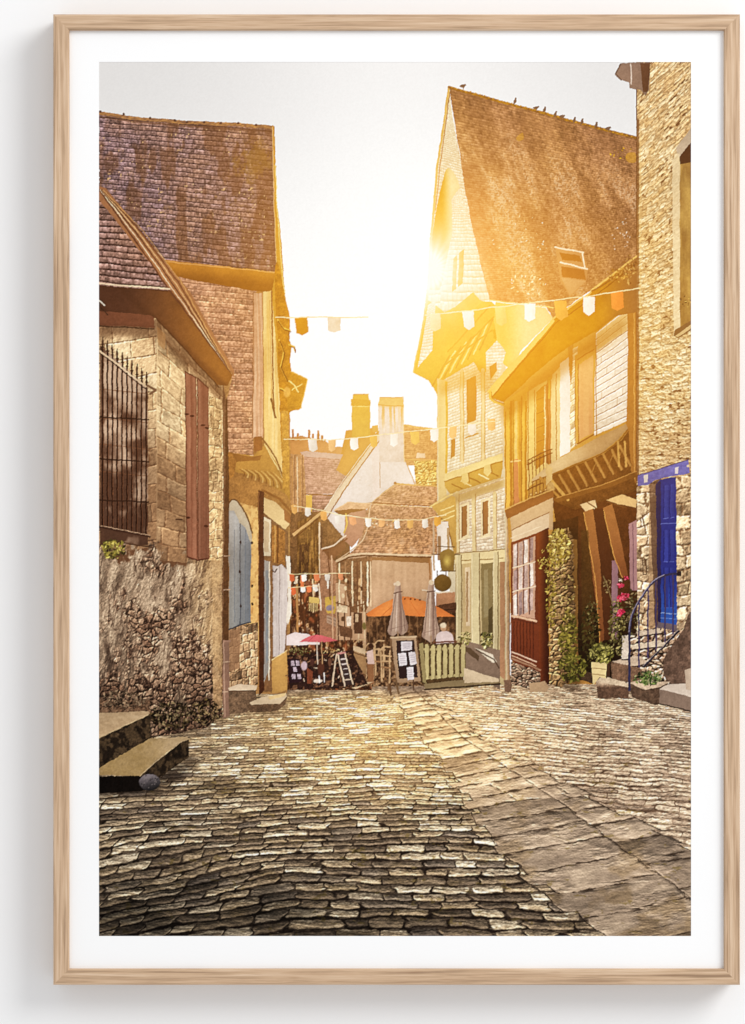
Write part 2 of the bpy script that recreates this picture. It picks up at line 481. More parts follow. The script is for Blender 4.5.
gab = R('white_gable', 'white rendered gable wall with a steep coping below the broad chimney')
fill([(379, 436), (379, 397), (404, 397), (404, 460), (416, 486), (404, 500), (350, 545), (322, 549), (322, 520)], (216, 204, 204), var=.09, sc=7)
fill([(372, 452), (379, 443), (379, 520), (374, 520)], (206, 190, 190), var=.06, idd=False)
stroke([(379.4, 440), (380.5, 488)], .8, (150, 120, 110))
stroke([(404, 458), (416, 486)], 1., (160, 116, 80))
leaves(355, 500, 24, 22, 26, [(196, 176, 172), (180, 160, 150)], .9, 4)
R('coping', 'sloping weathered coping', gab)
fill([(378, 434), (380, 441), (346, 487), (322, 523), (318, 517), (343, 483), (364, 455)], (214, 186, 160), var=.2, sc=3)
stroke([(379, 441), (347, 486), (323, 524)], 1.1, (120, 76, 44))
stroke([(376, 436), (343, 481), (320, 516)], .6, (238, 220, 196))
R('chimney', 'broad white chimney with rusty streaks', gab)
def chim(x, y):
    st = ss(.35, .7, vn(x / 1.5, y / 26, 4)) * ss(440, 408, y)
    c = mix(C(218, 200, 196), C(196, 138, 78), st * .9)
    c = mix(c, C(204, 158, 96), ss(409, 404, y))
    return c * (1 + .12 * (fbm(x / 3, y / 3, 2, 9) - .5))[..., None]
fill([(379.5, 397), (402.5, 397), (403.5, 401), (404, 462), (379.5, 462), (378, 405)], chim, var=.08)
stroke([(378.5, 405), (403.6, 406)], .9, (170, 112, 52))
stroke([(380, 397.4), (402, 397.6)], .8, (180, 122, 62))
stroke([(403.7, 405), (404, 462)], .7, (222, 178, 130))

# the dark gabled shop in the alley
alley = R('dark_shop_house', 'dark brown narrow house with shop signs deep in the printed alley')
fill([(284, 512), (322, 512), (350, 545), (350, 690), (284, 690)], (104, 72, 44), var=.5, sc=4)
fill([(297, 522), (320, 514), (321, 584), (297, 586)], lambda x, y: mix(C(82, 54, 26), C(146, 104, 52), ss(.3, .8, .6 * vn(x / 1.3, y / 16, 4) + .4 * fbm(x / 4, y / 6, 3, 6))), var=.35, sc=3)
fill([(299, 545), (309, 543), (309, 584), (299, 586)], (60, 38, 26), .75, var=.5, sc=3)
fill([(298, 532), (306, 528), (312, 531), (311, 541), (300, 543)], (112, 78, 40), var=.4, sc=3)
fill([(292, 534), (322, 509), (326, 511), (300, 531), (294, 537)], (206, 158, 106), sc=3)
stroke([(293, 533), (323, 509)], .8, (96, 56, 28))
stroke([(297, 536), (326, 512)], .8, (80, 46, 24))
stroke([(319.4, 523), (320, 584)], 1.7, (216, 186, 158))
stroke([(321.8, 527), (321.6, 550)], .9, (70, 50, 40))
for k in range(20):
    a = 300 + rnd.rand() * 20; b_ = 530 + rnd.rand() * 45
    stroke([(a, b_), (a + rnd.rand() - .5, b_ + 4 + rnd.rand() * 8)], .5, (180, 132, 58), .6)
fill([(287, 590), (350, 585), (350, 690), (287, 690)], (96, 66, 44), var=.6, sc=3)
def clutter(x, y):
    a = vn(x / 1.7, y / 7, 3); b = vn(x / 3.2, y / 3.4, 5); c_ = vn(x / 1.1, y / 1.6, 9)
    c = mix(C(78, 46, 28), C(190, 146, 104), ss(.45, .75, a * .6 + c_ * .4))
    c = mix(c, C(224, 196, 170), ss(.68, .8, a * .5 + c_ * .5) * .8)
    c = mix(c, C(170, 88, 52), ss(.68, .85, b) * .6)
    return mix(c, C(50, 30, 24), ss(.5, .3, b) * .6)
fill([(288, 582), (372, 572), (372, 690), (288, 690)], clutter, var=.2, sc=2)
# left of alley: corner pipe and sign brackets
fill([(320, 548), (336, 562), (336, 640), (320, 640)], (152, 108, 84), var=.3, sc=3)
stroke([(297, 585), (297.5, 640)], 2.2, (164, 118, 72)); stroke([(313, 580), (313.4, 612)], 1.4, (206, 176, 140))
stroke([(319, 584), (321, 610)], 1.5, (216, 196, 176)); stroke([(303, 583), (305, 640)], 1.2, (90, 54, 32))
for q, (xx, yy, ww, hh) in enumerate([(294, 576, 3, 8), (300, 575, 4, 12), (306, 581, 5, 7), (314, 572, 4, 10), (327, 575, 3, 14), (338, 578, 5, 10), (345, 590, 5, 22), (351, 596, 6, 16), (358, 588, 4, 24), (364, 585, 3, 34), (341, 612, 4, 18), (349, 625, 3, 12)]):
    fill([(xx, yy), (xx + ww, yy), (xx + ww, yy + hh), (xx, yy + hh)], [(226, 200, 176), (222, 112, 70), (120, 70, 50), (196, 150, 96), (238, 222, 206)][q % 5], rough=1.2, sc=2, var=.4)
def shopsign(p, c, name, label):
    R(name, label, alley); fill(p, c, var=.2, sc=2)
shopsign([(325, 597.5), (336, 596), (337, 602), (335, 614), (328, 614), (325, 608)], (196, 158, 70), 'shop_sign', 'yellow hanging sign with a blue oval')
blob(330, 608, 5, 3.6, (130, 122, 146)); stroke([(332, 594), (332, 598)], 1, (206, 156, 40))
shopsign([(309, 597), (319, 598), (319, 604), (309, 603)], (206, 172, 96), 'shop_sign', 'small cream hanging sign')
for k in range(5): stroke([(309 + 2 * k, 604), (309.4 + 2 * k, 611)], .9, (220, 190, 130))
shopsign([(327, 615), (345, 622), (344, 630), (327, 623)], (172, 142, 124), 'shop_sign', 'grey-brown plank sign on a bracket')
stroke([(328, 618), (343, 624)], .7, (110, 84, 70)); stroke([(328, 621), (342, 627)], .5, (120, 92, 76))
stroke([(345, 619), (356, 620), (364, 616), (367, 606)], 1.1, (196, 156, 120))
fill([(338, 594), (348, 594), (349, 618), (340, 616)], (206, 176, 146), sc=2, var=.5); stroke([(338, 593.5), (349, 593.8)], .8, (70, 44, 34))
for k in range(6): stroke([(340 + 1.5 * k, 598), (341 + 1.5 * k, 612)], .6, (130, 92, 66))

# hip-roofed corner house
cafe = R('corner_house', 'low corner house with a tall hipped slate roof and a pinkish rendered wall')
fill([(336, 561), (360, 553), (432, 555), (432, 610), (436, 640), (436, 665), (366, 665), (362, 640), (350, 640), (336, 640)], lambda x, y: mix(C(190, 152, 124), C(166, 130, 104), ss(0, 1, .5 * fbm(x / 20, y / 9, 3, 3) + .5 * vn(x / 3, y / 30, 5) + .25 * ss(590, 620, y) - .1)), var=.12, sc=5)
sl, x, y = box([(366, 556), (430, 640)])
fill([(372, 557), (430, 557), (430, 563), (372, 560)], (120, 78, 42), .8)
fill([(336, 561), (372, 556), (371, 600), (366, 612), (350, 612), (345, 585), (336, 583)], (120, 84, 58), var=.5, sc=3)
for xx, c in ((339, (226, 204, 170)), (345, (150, 110, 80)), (352, (222, 196, 164)), (357, (96, 62, 42)), (361, (206, 176, 146)), (367.5, (232, 210, 180)), (370.5, (206, 172, 140))):
    stroke([(xx, 562), (xx + .6, 606)], 1.4, c)
for k in range(12):
    blob(342 + rnd.rand() * 22, 566 + rnd.rand() * 34, 1.6, 2.6, [(222, 196, 160), (70, 44, 28), (190, 150, 110)][k % 3])
stroke([(429.5, 557), (430.4, 600)], 1.4, (130, 84, 48))
sgn = lambda p_, c_: fill(p_, c_, var=.3, sc=2)
for xx in (338, 344, 350, 358, 364): stroke([(xx, 602), (xx + .5, 642)], 1.2, [(104, 72, 50), (206, 178, 146), (84, 56, 40)][int(xx) % 3])
sgn([(337, 606), (347, 606), (347, 613), (337, 612)], (206, 182, 152)); sgn([(339, 625), (352, 629), (352, 638), (340, 636)], (96, 66, 48)); sgn([(353, 612), (362, 613), (362, 634), (354, 634)], (78, 52, 38)); sgn([(355, 614), (358, 614), (358, 622), (355, 622)], (190, 160, 130))
sgn([(346, 616), (351, 616), (351, 626), (347, 626)], (224, 206, 190)); blob(343, 619, 2.5, 3, (84, 58, 40)); blob(364, 626, 2.4, 4.5, (112, 100, 56)); stroke([(336, 603), (352, 607), (366, 604)], 1.3, (110, 74, 50))
blob(396, 584, 3, 2.2, (226, 206, 190), .7, False)
R('roof', 'steep brown slate hip roof with a kicked-out skirt', cafe)
def sf(u, v, x, y):
    c = slatefn(3.0, 1.9, (140, 100, 84), (160, 112, 80), (110, 72, 56), 14, lw=.45, ldark=.45, grain=.5, var=.12)(u, v, x, y)
    c = mix(c, C(186, 150, 130), .5 * ss(.5, .75, fbm(x / 6, y / 9, 3, 16)) * ss(520, 548, y))
    return c * (1.05 - .10 * ss(505, 530, y) + .1 * ss(540, 556, y))[..., None]
tex([(372, 503), (437, 508), (438, 556), (336, 561)], 80, 56, sf, [(373, 503), (437, 508), (438, 555), (431, 555), (360, 553), (336, 561), (347, 556), (356, 548), (361, 533), (364, 512)])
tex([(395, 483), (438, 487), (438, 507), (372, 502)], 55, 22, sf, [(395, 483), (438, 486), (438, 507), (372, 502)])
stroke([(360, 504), (372, 502.5), (438, 507)], 1.2, (112, 66, 40))
stroke([(372, 503.6), (438, 508.5)], .8, (214, 166, 120))
stroke([(395, 483.5), (438, 486.5)], 1.5, (190, 138, 80)); blob(395, 483, 1.8, 1.5, (120, 70, 30))
stroke([(395, 484), (384, 493), (372, 502)], .8, (206, 164, 120))
stroke(smooth([(370, 506), (367, 528), (361, 542), (348, 553), (336, 560)]), 1.1, (206, 170, 140))
stroke([(336, 561), (348, 556), (360, 553.6), (432, 555.4)], 1.9, (214, 182, 150))
stroke([(338, 562.3), (349, 557.6), (361, 555.4), (431, 557.3)], 1.4, (86, 52, 28))
leaves(383, 522, 12, 8, 20, [(214, 160, 80), (206, 176, 150)], 1.1, 8)
R('dormer', 'little hipped dormer beside the main roof', cafe)
fill([(334, 511), (348, 502), (372, 503), (368, 508), (363, 510), (356, 511)], (190, 140, 108), var=.3, sc=3)
fill([(346, 511), (366, 509), (362, 535), (352, 548), (344, 540), (345, 522)], (150, 104, 88), var=.2, sc=3)
fill([(334, 511), (352, 509), (366, 509), (352, 513), (346, 516), (338, 514)], (96, 60, 30))
stroke(smooth([(346, 514), (347, 524), (344, 533)]), 1.6, (206, 160, 70))
stroke([(334, 510.6), (348, 502.6), (371, 503)], .8, (222, 176, 140))
stroke([(322, 549), (334, 545), (346, 536)], 1.6, (222, 196, 176)); stroke([(323, 551), (336, 547), (347, 539)], 1.4, (104, 62, 36))
fill([(324, 552), (345, 541), (346, 548), (337, 556), (330, 560)], (110, 72, 46), sc=3)
stroke([(328, 552), (330, 600)], 1.0, (96, 58, 36)); stroke([(331.5, 556), (333, 640)], 1.4, (206, 160, 130))

# ================= tall slate-hung house on the left
tall = R('slate_hung_house', 'tall narrow house hung with brown slates on the left of the printed street')
lower = [(222, 450), (262, 480), (290, 505), (290, 640), (287, 694), (258, 694), (222, 700)]
fill(lower, (176, 130, 78), var=.3, sc=8)
def plaster(x, y):
    n = fbm(x / 7, y / 12, 4, 3)
    c = mix(C(196, 146, 84), C(222, 180, 118), n)
    c = mix(c, C(130, 86, 46), ss(244, 228, x) * .5)
    return mix(c, C(150, 100, 56), ss(.62, .7, vn(x / 2, y / 3, 5)) * .4)
fill([(227, 468), (260, 488), (260, 640), (227, 640)], plaster, var=.2, sc=3)
stoneL = stonefn(5.5, 9, (156, 122, 92), (182, 148, 114), (112, 82, 58), 8, gap=(.1, .7), relief=.4)
tex([(229, 628), (258, 622), (258, 684), (229, 690)], 30, 62, stoneL)
fill([(228, 630), (240, 629), (240, 668), (228, 672)], (150, 112, 84), .75, False, var=.2)
fill([(229, 284), (276, 290), (290, 420), (291, 516), (229, 500)], (150, 104, 56), var=.3)
R('wall_cladding', 'wall of brown hung slates', tall)
tex([(170, 276), (256, 284), (256, 458), (170, 458)], 86, 182, slatefn(12, 5.6, (158, 116, 98), (184, 134, 104), (112, 72, 52), 21, wob=.5, lw=1.0, ldark=.8, var=.13, grain=.4),
    [(166, 258), (272, 268), (256, 293), (253, 458), (229, 455), (222, 380), (180, 300), (160, 275)])
leaves(195, 300, 25, 14, 0, [(0, 0, 0)])
R('roof', 'steep purple-brown slate roof with moss near the verge', tall)
def roofB(u, v, x, y):
    c = slatefn(11, 5.0, (112, 94, 108), (134, 104, 98), (48, 34, 40), 31, wob=.7, lw=1.15, ldark=1.0, grain=.5, var=.13)(u, v, x, y)
    c = mix(c, C(150, 100, 56), ss(180, 275, x) * .30)
    c = mix(c, C(92, 58, 34), ss(.5, .62, fbm(x / 13 + 3, y / 40, 3, 77)) * .45)
    m = ss(.40, .75, .55 * fbm(x / 9, y / 11, 3, 51) + .45 * fbm(x / 1.8, y / 1.8, 2, 53) - .45 * ss(2, 27, np.hypot((x - 255) * .75, (y - 160) * .75)) + .24)
    c = mix(c, C(150, 110, 44), m * .42)
    p = ss(.86, .93, vn(x / 2.2, y / 2.0, 91)) * ss(.45, .6, fbm(x / 16, y / 16, 2, 55) + .25 * ss(200, 260, x) * ss(170, 200, y) - .05)
    return mix(c, C(224, 180, 130), p * .8)
tex([(99, 113), (273, 127), (277, 273), (99, 252)], 176, 146, roofB, [(99, 112), (120, 115), (150, 119), (185, 122), (273, 127), (275, 190), (277, 273), (168, 263), (99, 190)], rough=.5)
R('ridge', 'row of ridge tiles along the top of the roof', tall)
stroke([(99, 113.5), (122, 116.5), (150, 119.5), (180, 122), (200, 123), (235, 124.5), (273, 127.5)], 3.6, lambda x, y: mix(C(110, 78, 62), C(182, 132, 78), vn(x / 2.5, y, 3)) )
stroke([(99, 117), (150, 123), (200, 127), (272, 132)], 2.0, (88, 58, 40), .6, False)
for xx, yy in ((100, 112), (124, 114), (150, 118), (175, 120.5), (187, 122), (204, 122.5), (221, 123), (238, 123.5), (256, 125)):
    blob(xx, yy, 1.6, 1.5, (84, 58, 48))
R('eaves', 'golden-brown boxed eaves', tall)
fill([(165, 260), (277, 272), (275, 293), (256, 291), (186, 279), (172, 276)], lambda x, y: mix(C(172, 112, 40), C(128, 80, 28), ss(0, 16, y - 262 - (x - 167) * .09)), var=.08)
stroke([(166, 261.5), (277, 272.6)], 1.2, (206, 146, 84))
R('barge_board', 'pale verge board down the edge of the roof', tall)
fill([(272, 126), (274.5, 127), (277, 200), (281, 240), (285, 292), (290, 330), (287, 400), (275, 470), (272, 292), (276, 272), (274.5, 200)], lambda x, y: mix(C(180, 128, 48), C(120, 76, 26), ss(0, 4, x - 273 - (y - 127) * .06)), var=.2, sc=4)
stroke([(272.4, 127), (274, 200), (276.4, 270)], .8, (214, 168, 120))
stroke([(275, 165), (277.6, 215), (281, 262), (285.5, 300)], .7, (236, 206, 130))
# street side of the upper floor
R('timber_panel', 'pale weathered boards on the street corner of the upper floor', tall)
fill([(254, 293), (263, 293), (263, 440), (252, 438)], lambda x, y: mix(C(204, 164, 138), C(172, 124, 98), vn(x / .9, y / 24, 6)), var=.2, sc=3)
fill([(263, 292), (272, 291), (275, 330), (281, 420), (286, 487), (276, 476), (264, 452)], lambda x, y: mix(C(226, 194, 138), C(206, 160, 92), vn(x / 1.4, y / 40, 8)), var=.1)
stroke([(263, 292), (263.5, 445)], .9, (150, 104, 60)); stroke([(253.6, 293), (252.6, 438)], .8, (128, 84, 54))
stroke([(272, 292), (273, 398), (275, 418)], 1.4, (120, 76, 40)); stroke([(270, 300), (271.5, 400)], .6, (180, 128, 70))
stroke([(271, 399), (275.5, 418)], 1.8, (104, 68, 36))
R('jetty', 'curved bracket and ribbed underside of the overhanging floor', tall)
fill([(229, 452), (253, 456), (264, 445), (276, 462), (286, 487), (288, 496), (276, 489), (258, 478), (236, 472), (229, 464)], (176, 126, 60), var=.2, sc=4)
fill([(229, 452), (251, 457), (262, 455), (260, 460), (234, 462), (229, 458)], (128, 84, 40))
for k in range(12):
    t = k / 11.
    a = lerp2((234, 462), (262, 455), t); b2 = lerp2((244, 476), (285, 490), t)
    m_ = lerp2(a, b2, .5); stroke(smooth([m_, (m_[0] * .4 + b2[0] * .6 + 2.5, m_[1] * .4 + b2[1] * .6 - .5), b2], 4), .5, (214, 170, 104) if k % 2 else (120, 78, 38), .8, taper=1.6)
fill([(254, 437), (262, 436), (262, 450), (254, 452)], (134, 84, 44), sc=3)
stroke([(262, 438), (276, 458), (286, 484)], 1.5, (120, 78, 38)); stroke([(265, 446), (279, 470)], 1., (240, 206, 140))
# roof silhouettes on the street side
R('eaves_gutter', 'ragged eaves, gutters and wooden box sign seen edge-on', tall)
fill(smooth([(276, 262), (281, 275), (285, 296), (289, 312), (290, 326), (288, 334), (291, 345), (290, 360), (292, 374), (299, 377), (306, 380), (303, 398), (300, 409), (292, 411), (288, 420), (286, 470), (281, 440), (279, 380), (277, 330), (275, 290)], 4, True), (160, 104, 30), var=.35, sc=4)
for p in ([(278, 320), (283, 328), (290, 330)], [(279, 340), (284, 352), (281, 366), (287, 380), (291, 386)], [(289, 345), (294, 347), (294.5, 351)], [(280, 388), (287, 392), (293, 388), (300, 386)]):
    stroke(p, 1.5, (222, 168, 70)); stroke(shift(p, .8, 1.6), 1.1, (96, 58, 18))
fill([(290, 372), (307, 379), (301, 408), (288, 411), (286, 390)], (164, 110, 32), var=.25, sc=3); stroke([(291, 372), (307, 379), (301, 408)], 1.0, (214, 160, 80))
stroke([(289, 381), (295, 386), (298, 392)], 1.3, (240, 206, 130)); stroke([(292, 390), (302, 384)], 1.2, (232, 190, 110))
blob(287, 392, 4, 6, (222, 160, 82), .8); blob(285, 414, 2.2, 3, (246, 226, 180))
fill([(281, 411), (288, 411), (290, 500), (283, 490)], (190, 134, 56), var=.4, sc=3)
# lower street front
R('lintel', 'pale timber lintel over the shop door', tall)
fill([(263, 497), (276, 502), (290, 517), (290, 523), (284, 532), (263, 512)], (212, 178, 128), var=.15)
stroke([(262, 490), (280, 499), (291, 512)], 2.4, (134, 86, 42)); stroke([(264, 513), (284, 531)], 1.2, (104, 66, 36))
fill([(284, 508), (291, 515), (290, 524), (284, 520)], (150, 96, 54))
R('shop_front', 'narrow shop front with white door frame', tall)
fill([(262, 512), (288, 532), (287, 690), (262, 692)], (120, 86, 56), var=.3, sc=4)
fill([(263, 516), (271, 520), (270.5, 556), (263, 556)], (222, 204, 176)); fill([(264.5, 520), (269.5, 523), (269, 552), (264.5, 552)], (190, 166, 136))
fill([(272, 524), (285, 532), (285, 565), (272, 562)], (150, 100, 50), var=.4, sc=3); stroke([(277.5, 526), (277.8, 562)], 1.6, (96, 60, 30)); stroke([(275, 526), (275, 562)], .8, (200, 150, 84))
fill([(264, 560), (269, 561), (269, 672), (264, 682)], (150, 146, 146)); stroke([(264, 559), (264, 684)], .9, (228, 218, 206)); stroke([(269.6, 562), (269.4, 680)], 1.1, (222, 208, 190))
fill([(266, 570), (268.4, 571), (268, 660), (266, 664)], (122, 130, 140))
R('hanging_panel', 'pale lilac-grey board hanging beside the shop door', tall)
fill([(273, 565), (278, 566), (282, 564), (287, 570), (287.5, 600), (289, 612), (286, 628), (284, 655), (273, 657)], lambda x, y: mix(C(206, 196, 196), C(176, 166, 168), vn(x / 1.6, y / 70, 4)), var=.06)
stroke([(272, 570), (275, 572), (277, 569)], .9, (60, 40, 36)); stroke([(279.6, 566), (279, 655)], .7, (150, 138, 140))
fill([(286, 555), (290, 556), (291.5, 612), (288, 625), (286, 620), (288, 600)], (232, 222, 210))
R('board_fence', 'ochre boards at the foot of the shop front', tall)
fill([(272, 660), (279, 655), (287, 650), (287, 690), (278, 693), (272, 693)], (198, 150, 84), var=.16)
stroke([(272, 660), (287, 650)], 1.0, (236, 206, 150))
R('post', 'dark vertical timber post', tall)
fill([(258, 490), (264, 492), (264.5, 690), (259, 696)], (74, 42, 26), var=.3, sc=5); stroke([(258.6, 492), (259, 690)], .6, (140, 92, 56))
# blue shutters
R('arched_window', 'stone arch over the blue shutters', tall)
fill(smooth([(228, 506), (231, 500), (236, 501), (243, 511), (250, 528), (252, 540)], 5) + [(251, 560), (228, 560)], (188, 176, 156), var=.15)
stroke(smooth([(228, 504), (232, 499.5), (238, 502), (246, 515), (252, 533)], 5), 1.4, (96, 66, 40))
for q, p in enumerate(([(229, 511), (234, 511), (239.5, 523), (240, 625), (229, 629)], [(240.2, 523), (245, 528), (251, 543), (250.6, 622), (240, 625)])):
    R('shutter', 'grey-blue wooden shutter leaf', tall)
    fill(p, lambda x, y: mix(C(134, 136, 138), C(100, 108, 120), ss(0, 1, (x - 229) / 22 + .3 * vn(x / 2, y / 60, 3) - .2)) * (1 + .25 * ss(560, 520, y))[..., None], var=.13, sc=4)
    stroke([p[-1], p[-2]], 1.3, (54, 60, 74))
for a in (234.5, 245.5): stroke([(a, 530), (a, 622)], .5, (88, 102, 122), .8, False)
stroke([(240.2, 524), (240.2, 625)], .9, (70, 76, 92), .9, False)
for xx, yy in ((240.3, 542), (240.3, 606), (252, 543), (252.5, 604), (252.5, 586), (239.8, 572)): blob(xx, yy, 1.3, 1.9, (52, 34, 30), idd=False)
R('downpipe', 'dark downpipe with a pink lower length', tall)
fill([(222, 378), (227, 376), (229, 470), (228.5, 690), (223, 700), (221.5, 500)], (84, 56, 34), var=.3, sc=4)
fill([(217, 405), (224, 385), (232, 378), (229, 392), (226, 400), (224, 440), (219, 440)], (160, 118, 76), var=.3, sc=3)
fill([(228, 452), (233, 454), (236, 462), (234, 476), (229, 480)], (150, 100, 48), var=.3, sc=3)
fill([(222, 640), (229, 640), (230, 716), (223, 718)], (138, 106, 92), var=.15); stroke([(223.5, 642), (225, 716)], 1.2, (176, 142, 124)); stroke([(221, 641), (230, 641)], 1.6, (160, 124, 108))
for yy in (556, 590, 662, 692): stroke([(221.5, yy), (230, yy - .5)], 1.0, (190, 160, 138))
# doorsteps
R('doorstep', 'weathered stone doorstep below the blue shutters', tall)
fill([(228, 688), (239, 684), (257.5, 685), (256, 690), (230, 692)], (204, 182, 158)); fill([(229, 691), (256, 690), (256, 706), (246, 713), (229, 714)], (108, 86, 68), var=.5, sc=3)
stroke([(229, 691.5), (256, 690.4)], .9, (70, 44, 28))
R('doorstep', 'low stone doorstep of the shop front', tall)
fill([(249, 703), (262, 697), (286, 693.5), (287, 697), (280, 705), (252, 706)], (200, 178, 150)); fill([(247, 705), (280, 704), (287, 697), (286, 704), (278, 711), (250, 713)], (98, 76, 58), var=.5, sc=3)
fill([(268, 697), (286, 693), (285, 696), (270, 700)], (222, 190, 140))

# ================= stone cottage, far left
cot = R('stone_cottage', 'low dressed-stone cottage with red-brown shutters at the left edge of the print')
fill([(99, 280), (160, 300), (222, 372), (226, 400), (222, 715), (99, 740)], (128, 92, 66), var=.3)
st1 = stonefn(30, 17, (222, 192, 154), (190, 152, 114), (140, 102, 74), 41, gap=(.1, .8), warp=.05, var=.14, relief=.35, grain=.25)
fillq = [(99, 326), (157, 318), (157, 546), (99, 556)]
tex(fillq, 60, 210, st1)
st2 = stonefn(16, 15, (222, 192, 152), (194, 156, 116), (158, 118, 84), 43, gap=(.1, .8), warp=.10, var=.16, relief=.4, grain=.3)
tex([(157, 314), (223, 384), (223, 566), (157, 560)], 62, 208, st2)
stroke([(157, 322), (157, 560)], 1.6, (228, 196, 152), .5, False)
shadow([(99, 425), (135, 420), (157, 440), (190, 470), (222, 490), (222, 580), (99, 580)], (84, 54, 38), .50, 15)
shadow([(99, 318), (157, 318), (225, 392), (225, 408), (157, 338), (99, 336)], (70, 44, 30), .6, 3)
def lowwall(x, y):
    wx = x + 6 * (fbm(x / 18, y / 18, 3, 62) - .5); wy = y + 10 * (fbm(x / 14, y / 20, 3, 64) - .5)
    w = fbm(wx / 15, wy / 26, 4, 61)
    st = fbm((wx + .22 * wy) / 6.5, wy / 34, 4, 63)          # old render hanging in long tongues
    st2 = fbm((wx + .3 * wy) / 2.6, wy / 12, 3, 66)
    g = fbm(x / 1.5, y / 1.7, 3, 65)
    f1, f2, r = worley(wx / 8.5 + .5 * st2, wy / 6.0 + .35 * g, 67)
    e = f2 - f1 + .35 * (g - .5)
    stone_ = mix(C(104, 76, 60), C(196, 164, 138), r * .7 + .3 * st2) * (1 + .9 * (g - .5))[..., None]
    stone_ = mix(C(46, 31, 25), stone_, ss(-.02, .30, e))
    pl = mix(C(122, 102, 86), C(196, 172, 148), ss(.25, .75, .7 * st + .3 * st2)) * (1 + .55 * (g - .5))[..., None]
    pl = mix(pl, C(74, 58, 48), ss(.56, .68, fbm(wx / 12, wy / 18, 4, 161)) * .7)
    pl = mix(pl, C(204, 160, 104), ss(172, 215, x) * .45)
    m = ss(.42, .66, w + .35 * (st2 - .5) + .20 * ss(630, 700, y) - .06 * ss(600, 560, y))
    c = mix(pl, stone_, m)
    h = (1 - m) * (.8 * st + .4 * st2) + m * (1.5 * ss(0, .45, e) + .8 * st2) + 1.0 * g
    c = c * (1 + .45 * rel(h, .7, .8))[..., None]
    cr = ss(.05, .0, np.abs(fbm((wx + .2 * wy) / 9, wy / 40, 4, 69) - .5)) * .6 * ss(.3, .5, g)
    c = mix(c, C(52, 35, 28), cr)
    return c * (.90 + .06 * ss(700, 560, y) - .16 * ss(650, 715, y))[..., None]
R('rubble_base', 'rough rubble footing with crumbling render', cot)
fill([(99, 520), (222, 520), (222, 716), (205, 728), (150, 738), (99, 716)], lowwall, lambda x, y: ss(.44, .56, fbm(x / 9, y / 14, 4, 68) + (y - 553 - 10 * ss(157, 186, x)) / 60.), var=.15, sc=2, rough=1.)
fill([(212, 520), (222, 520), (222, 706), (213, 714)], lambda x, y: mix(C(178, 138, 96), C(214, 178, 134), fbm(x / 3, y / 9, 3, 5)) , .75, False, var=.4, sc=3)
fill([(99, 700), (150, 700), (150, 712), (99, 713)], (110, 84, 64), .6, False, var=.7, sc=2)
use(cot)
tex([(209, 396), (222, 400), (222, 560), (209, 560)], 13, 160, stonefn(8, 10, (178, 142, 102), (194, 158, 118), (140, 104, 72), 45, gap=(.1, .6), relief=.3, warp=.35, grain=.4, var=.15))
fill([(157, 326), (165, 334), (165, 350), (158, 345)], (150, 108, 70), .6, False)
R('frieze_board', 'brown board under the eaves', cot)
fill([(99, 311), (154, 314), (155, 328), (99, 325)], (112, 68, 50), var=.18)
stroke([(99, 326), (154, 329)], 1.1, (58, 36, 24))
R('eaves', 'dark brown sloping underside of the eaves', cot)
def soff(x, y):
    c = mix(C(74, 46, 34), C(140, 90, 42), ss(120, 225, x))
    return mix(c, C(66, 40, 26), ss(9, 0, np.abs(y - 292 - (x - 140) * .95 - 14)) * .4)
fill([(99, 283), (170, 288), (180, 298), (233, 374), (228, 386), (218, 385), (196, 362), (156, 318), (150, 315), (99, 311)], soff, var=.14, sc=6)
stroke([(156, 318), (198, 364), (219, 387)], 1.3, (70, 42, 24), .8)
R('roof', 'grey-purple slate roof with a pale hip', cot)
tex([(99, 184), (175, 186), (175, 292), (99, 284)], 76, 100, slatefn(13, 6.1, (134, 106, 106), (146, 110, 98), (46, 28, 26), 52, lw=1.7, ldark=1.1, wob=.5, var=.14, grain=.45), [(99, 186), (130, 225), (172, 291), (99, 286)])
fill([(99, 186), (106, 188), (190, 292), (234, 370), (234, 378), (225, 366), (172, 291), (99, 200)], (142, 96, 66), var=.2, sc=4)
for off, c, w in ((0, (92, 56, 40), 1.6), (3.2, (226, 196, 166), .9), (6, (84, 52, 38), 1.2), (8.5, (206, 164, 120), .8), (11, (108, 68, 44), 1.4), (13.4, (196, 146, 92), .7)):
    stroke([(99 + off * .3, 190), (132 + off * .8, 236 - off * .4), (168 + off, 288 - off * .4), (232, 374)], w, c)
stroke([(99, 283.6), (170, 288.6)], 1.6, (216, 190, 164)); stroke([(99, 286), (168, 290.6)], 1.1, (70, 42, 28))
stroke([(99, 300), (105, 305.5)], 1.0, (236, 224, 212)); stroke([(99, 305), (108, 315)], .8, (60, 40, 30))
for q, (a, b2, c2, d2) in enumerate((((185.5, 371), (196, 378), (197, 560), (187, 557)), ((197.5, 378), (208, 388), (209, 558), (198, 560)))):
    R('shutter', 'red-brown plank shutter leaf', cot)
    fill([a, b2, c2, d2], lambda x, y: mix(C(150, 100, 80), C(124, 78, 60), ss(0, 1, vn(x / 2.4, y / 90, 12 + q))) * (1 - .05 * ss(380, 560, y))[..., None], var=.13, sc=5)
    stroke([a, b2], 1.2, (84, 50, 36)); stroke([c2, d2], 1.4, (84, 44, 32)); stroke([a, d2], .9, (96, 54, 40)); stroke([b2, c2], .8, (112, 64, 48))
for xx, yy in ((187, 414), (207, 428), (188, 518), (206, 526), (192, 416), (203, 425)): blob(xx, yy, 2.6, 1.3, (66, 36, 26), idd=False)
for xx in (191, 203): stroke([(xx, 376 + (xx - 190) * .6), (xx + 1, 556)], .4, (110, 60, 46), .7, False)
stroke([(176, 519.5), (182, 520)], 1.4, (60, 36, 26), idd=False)
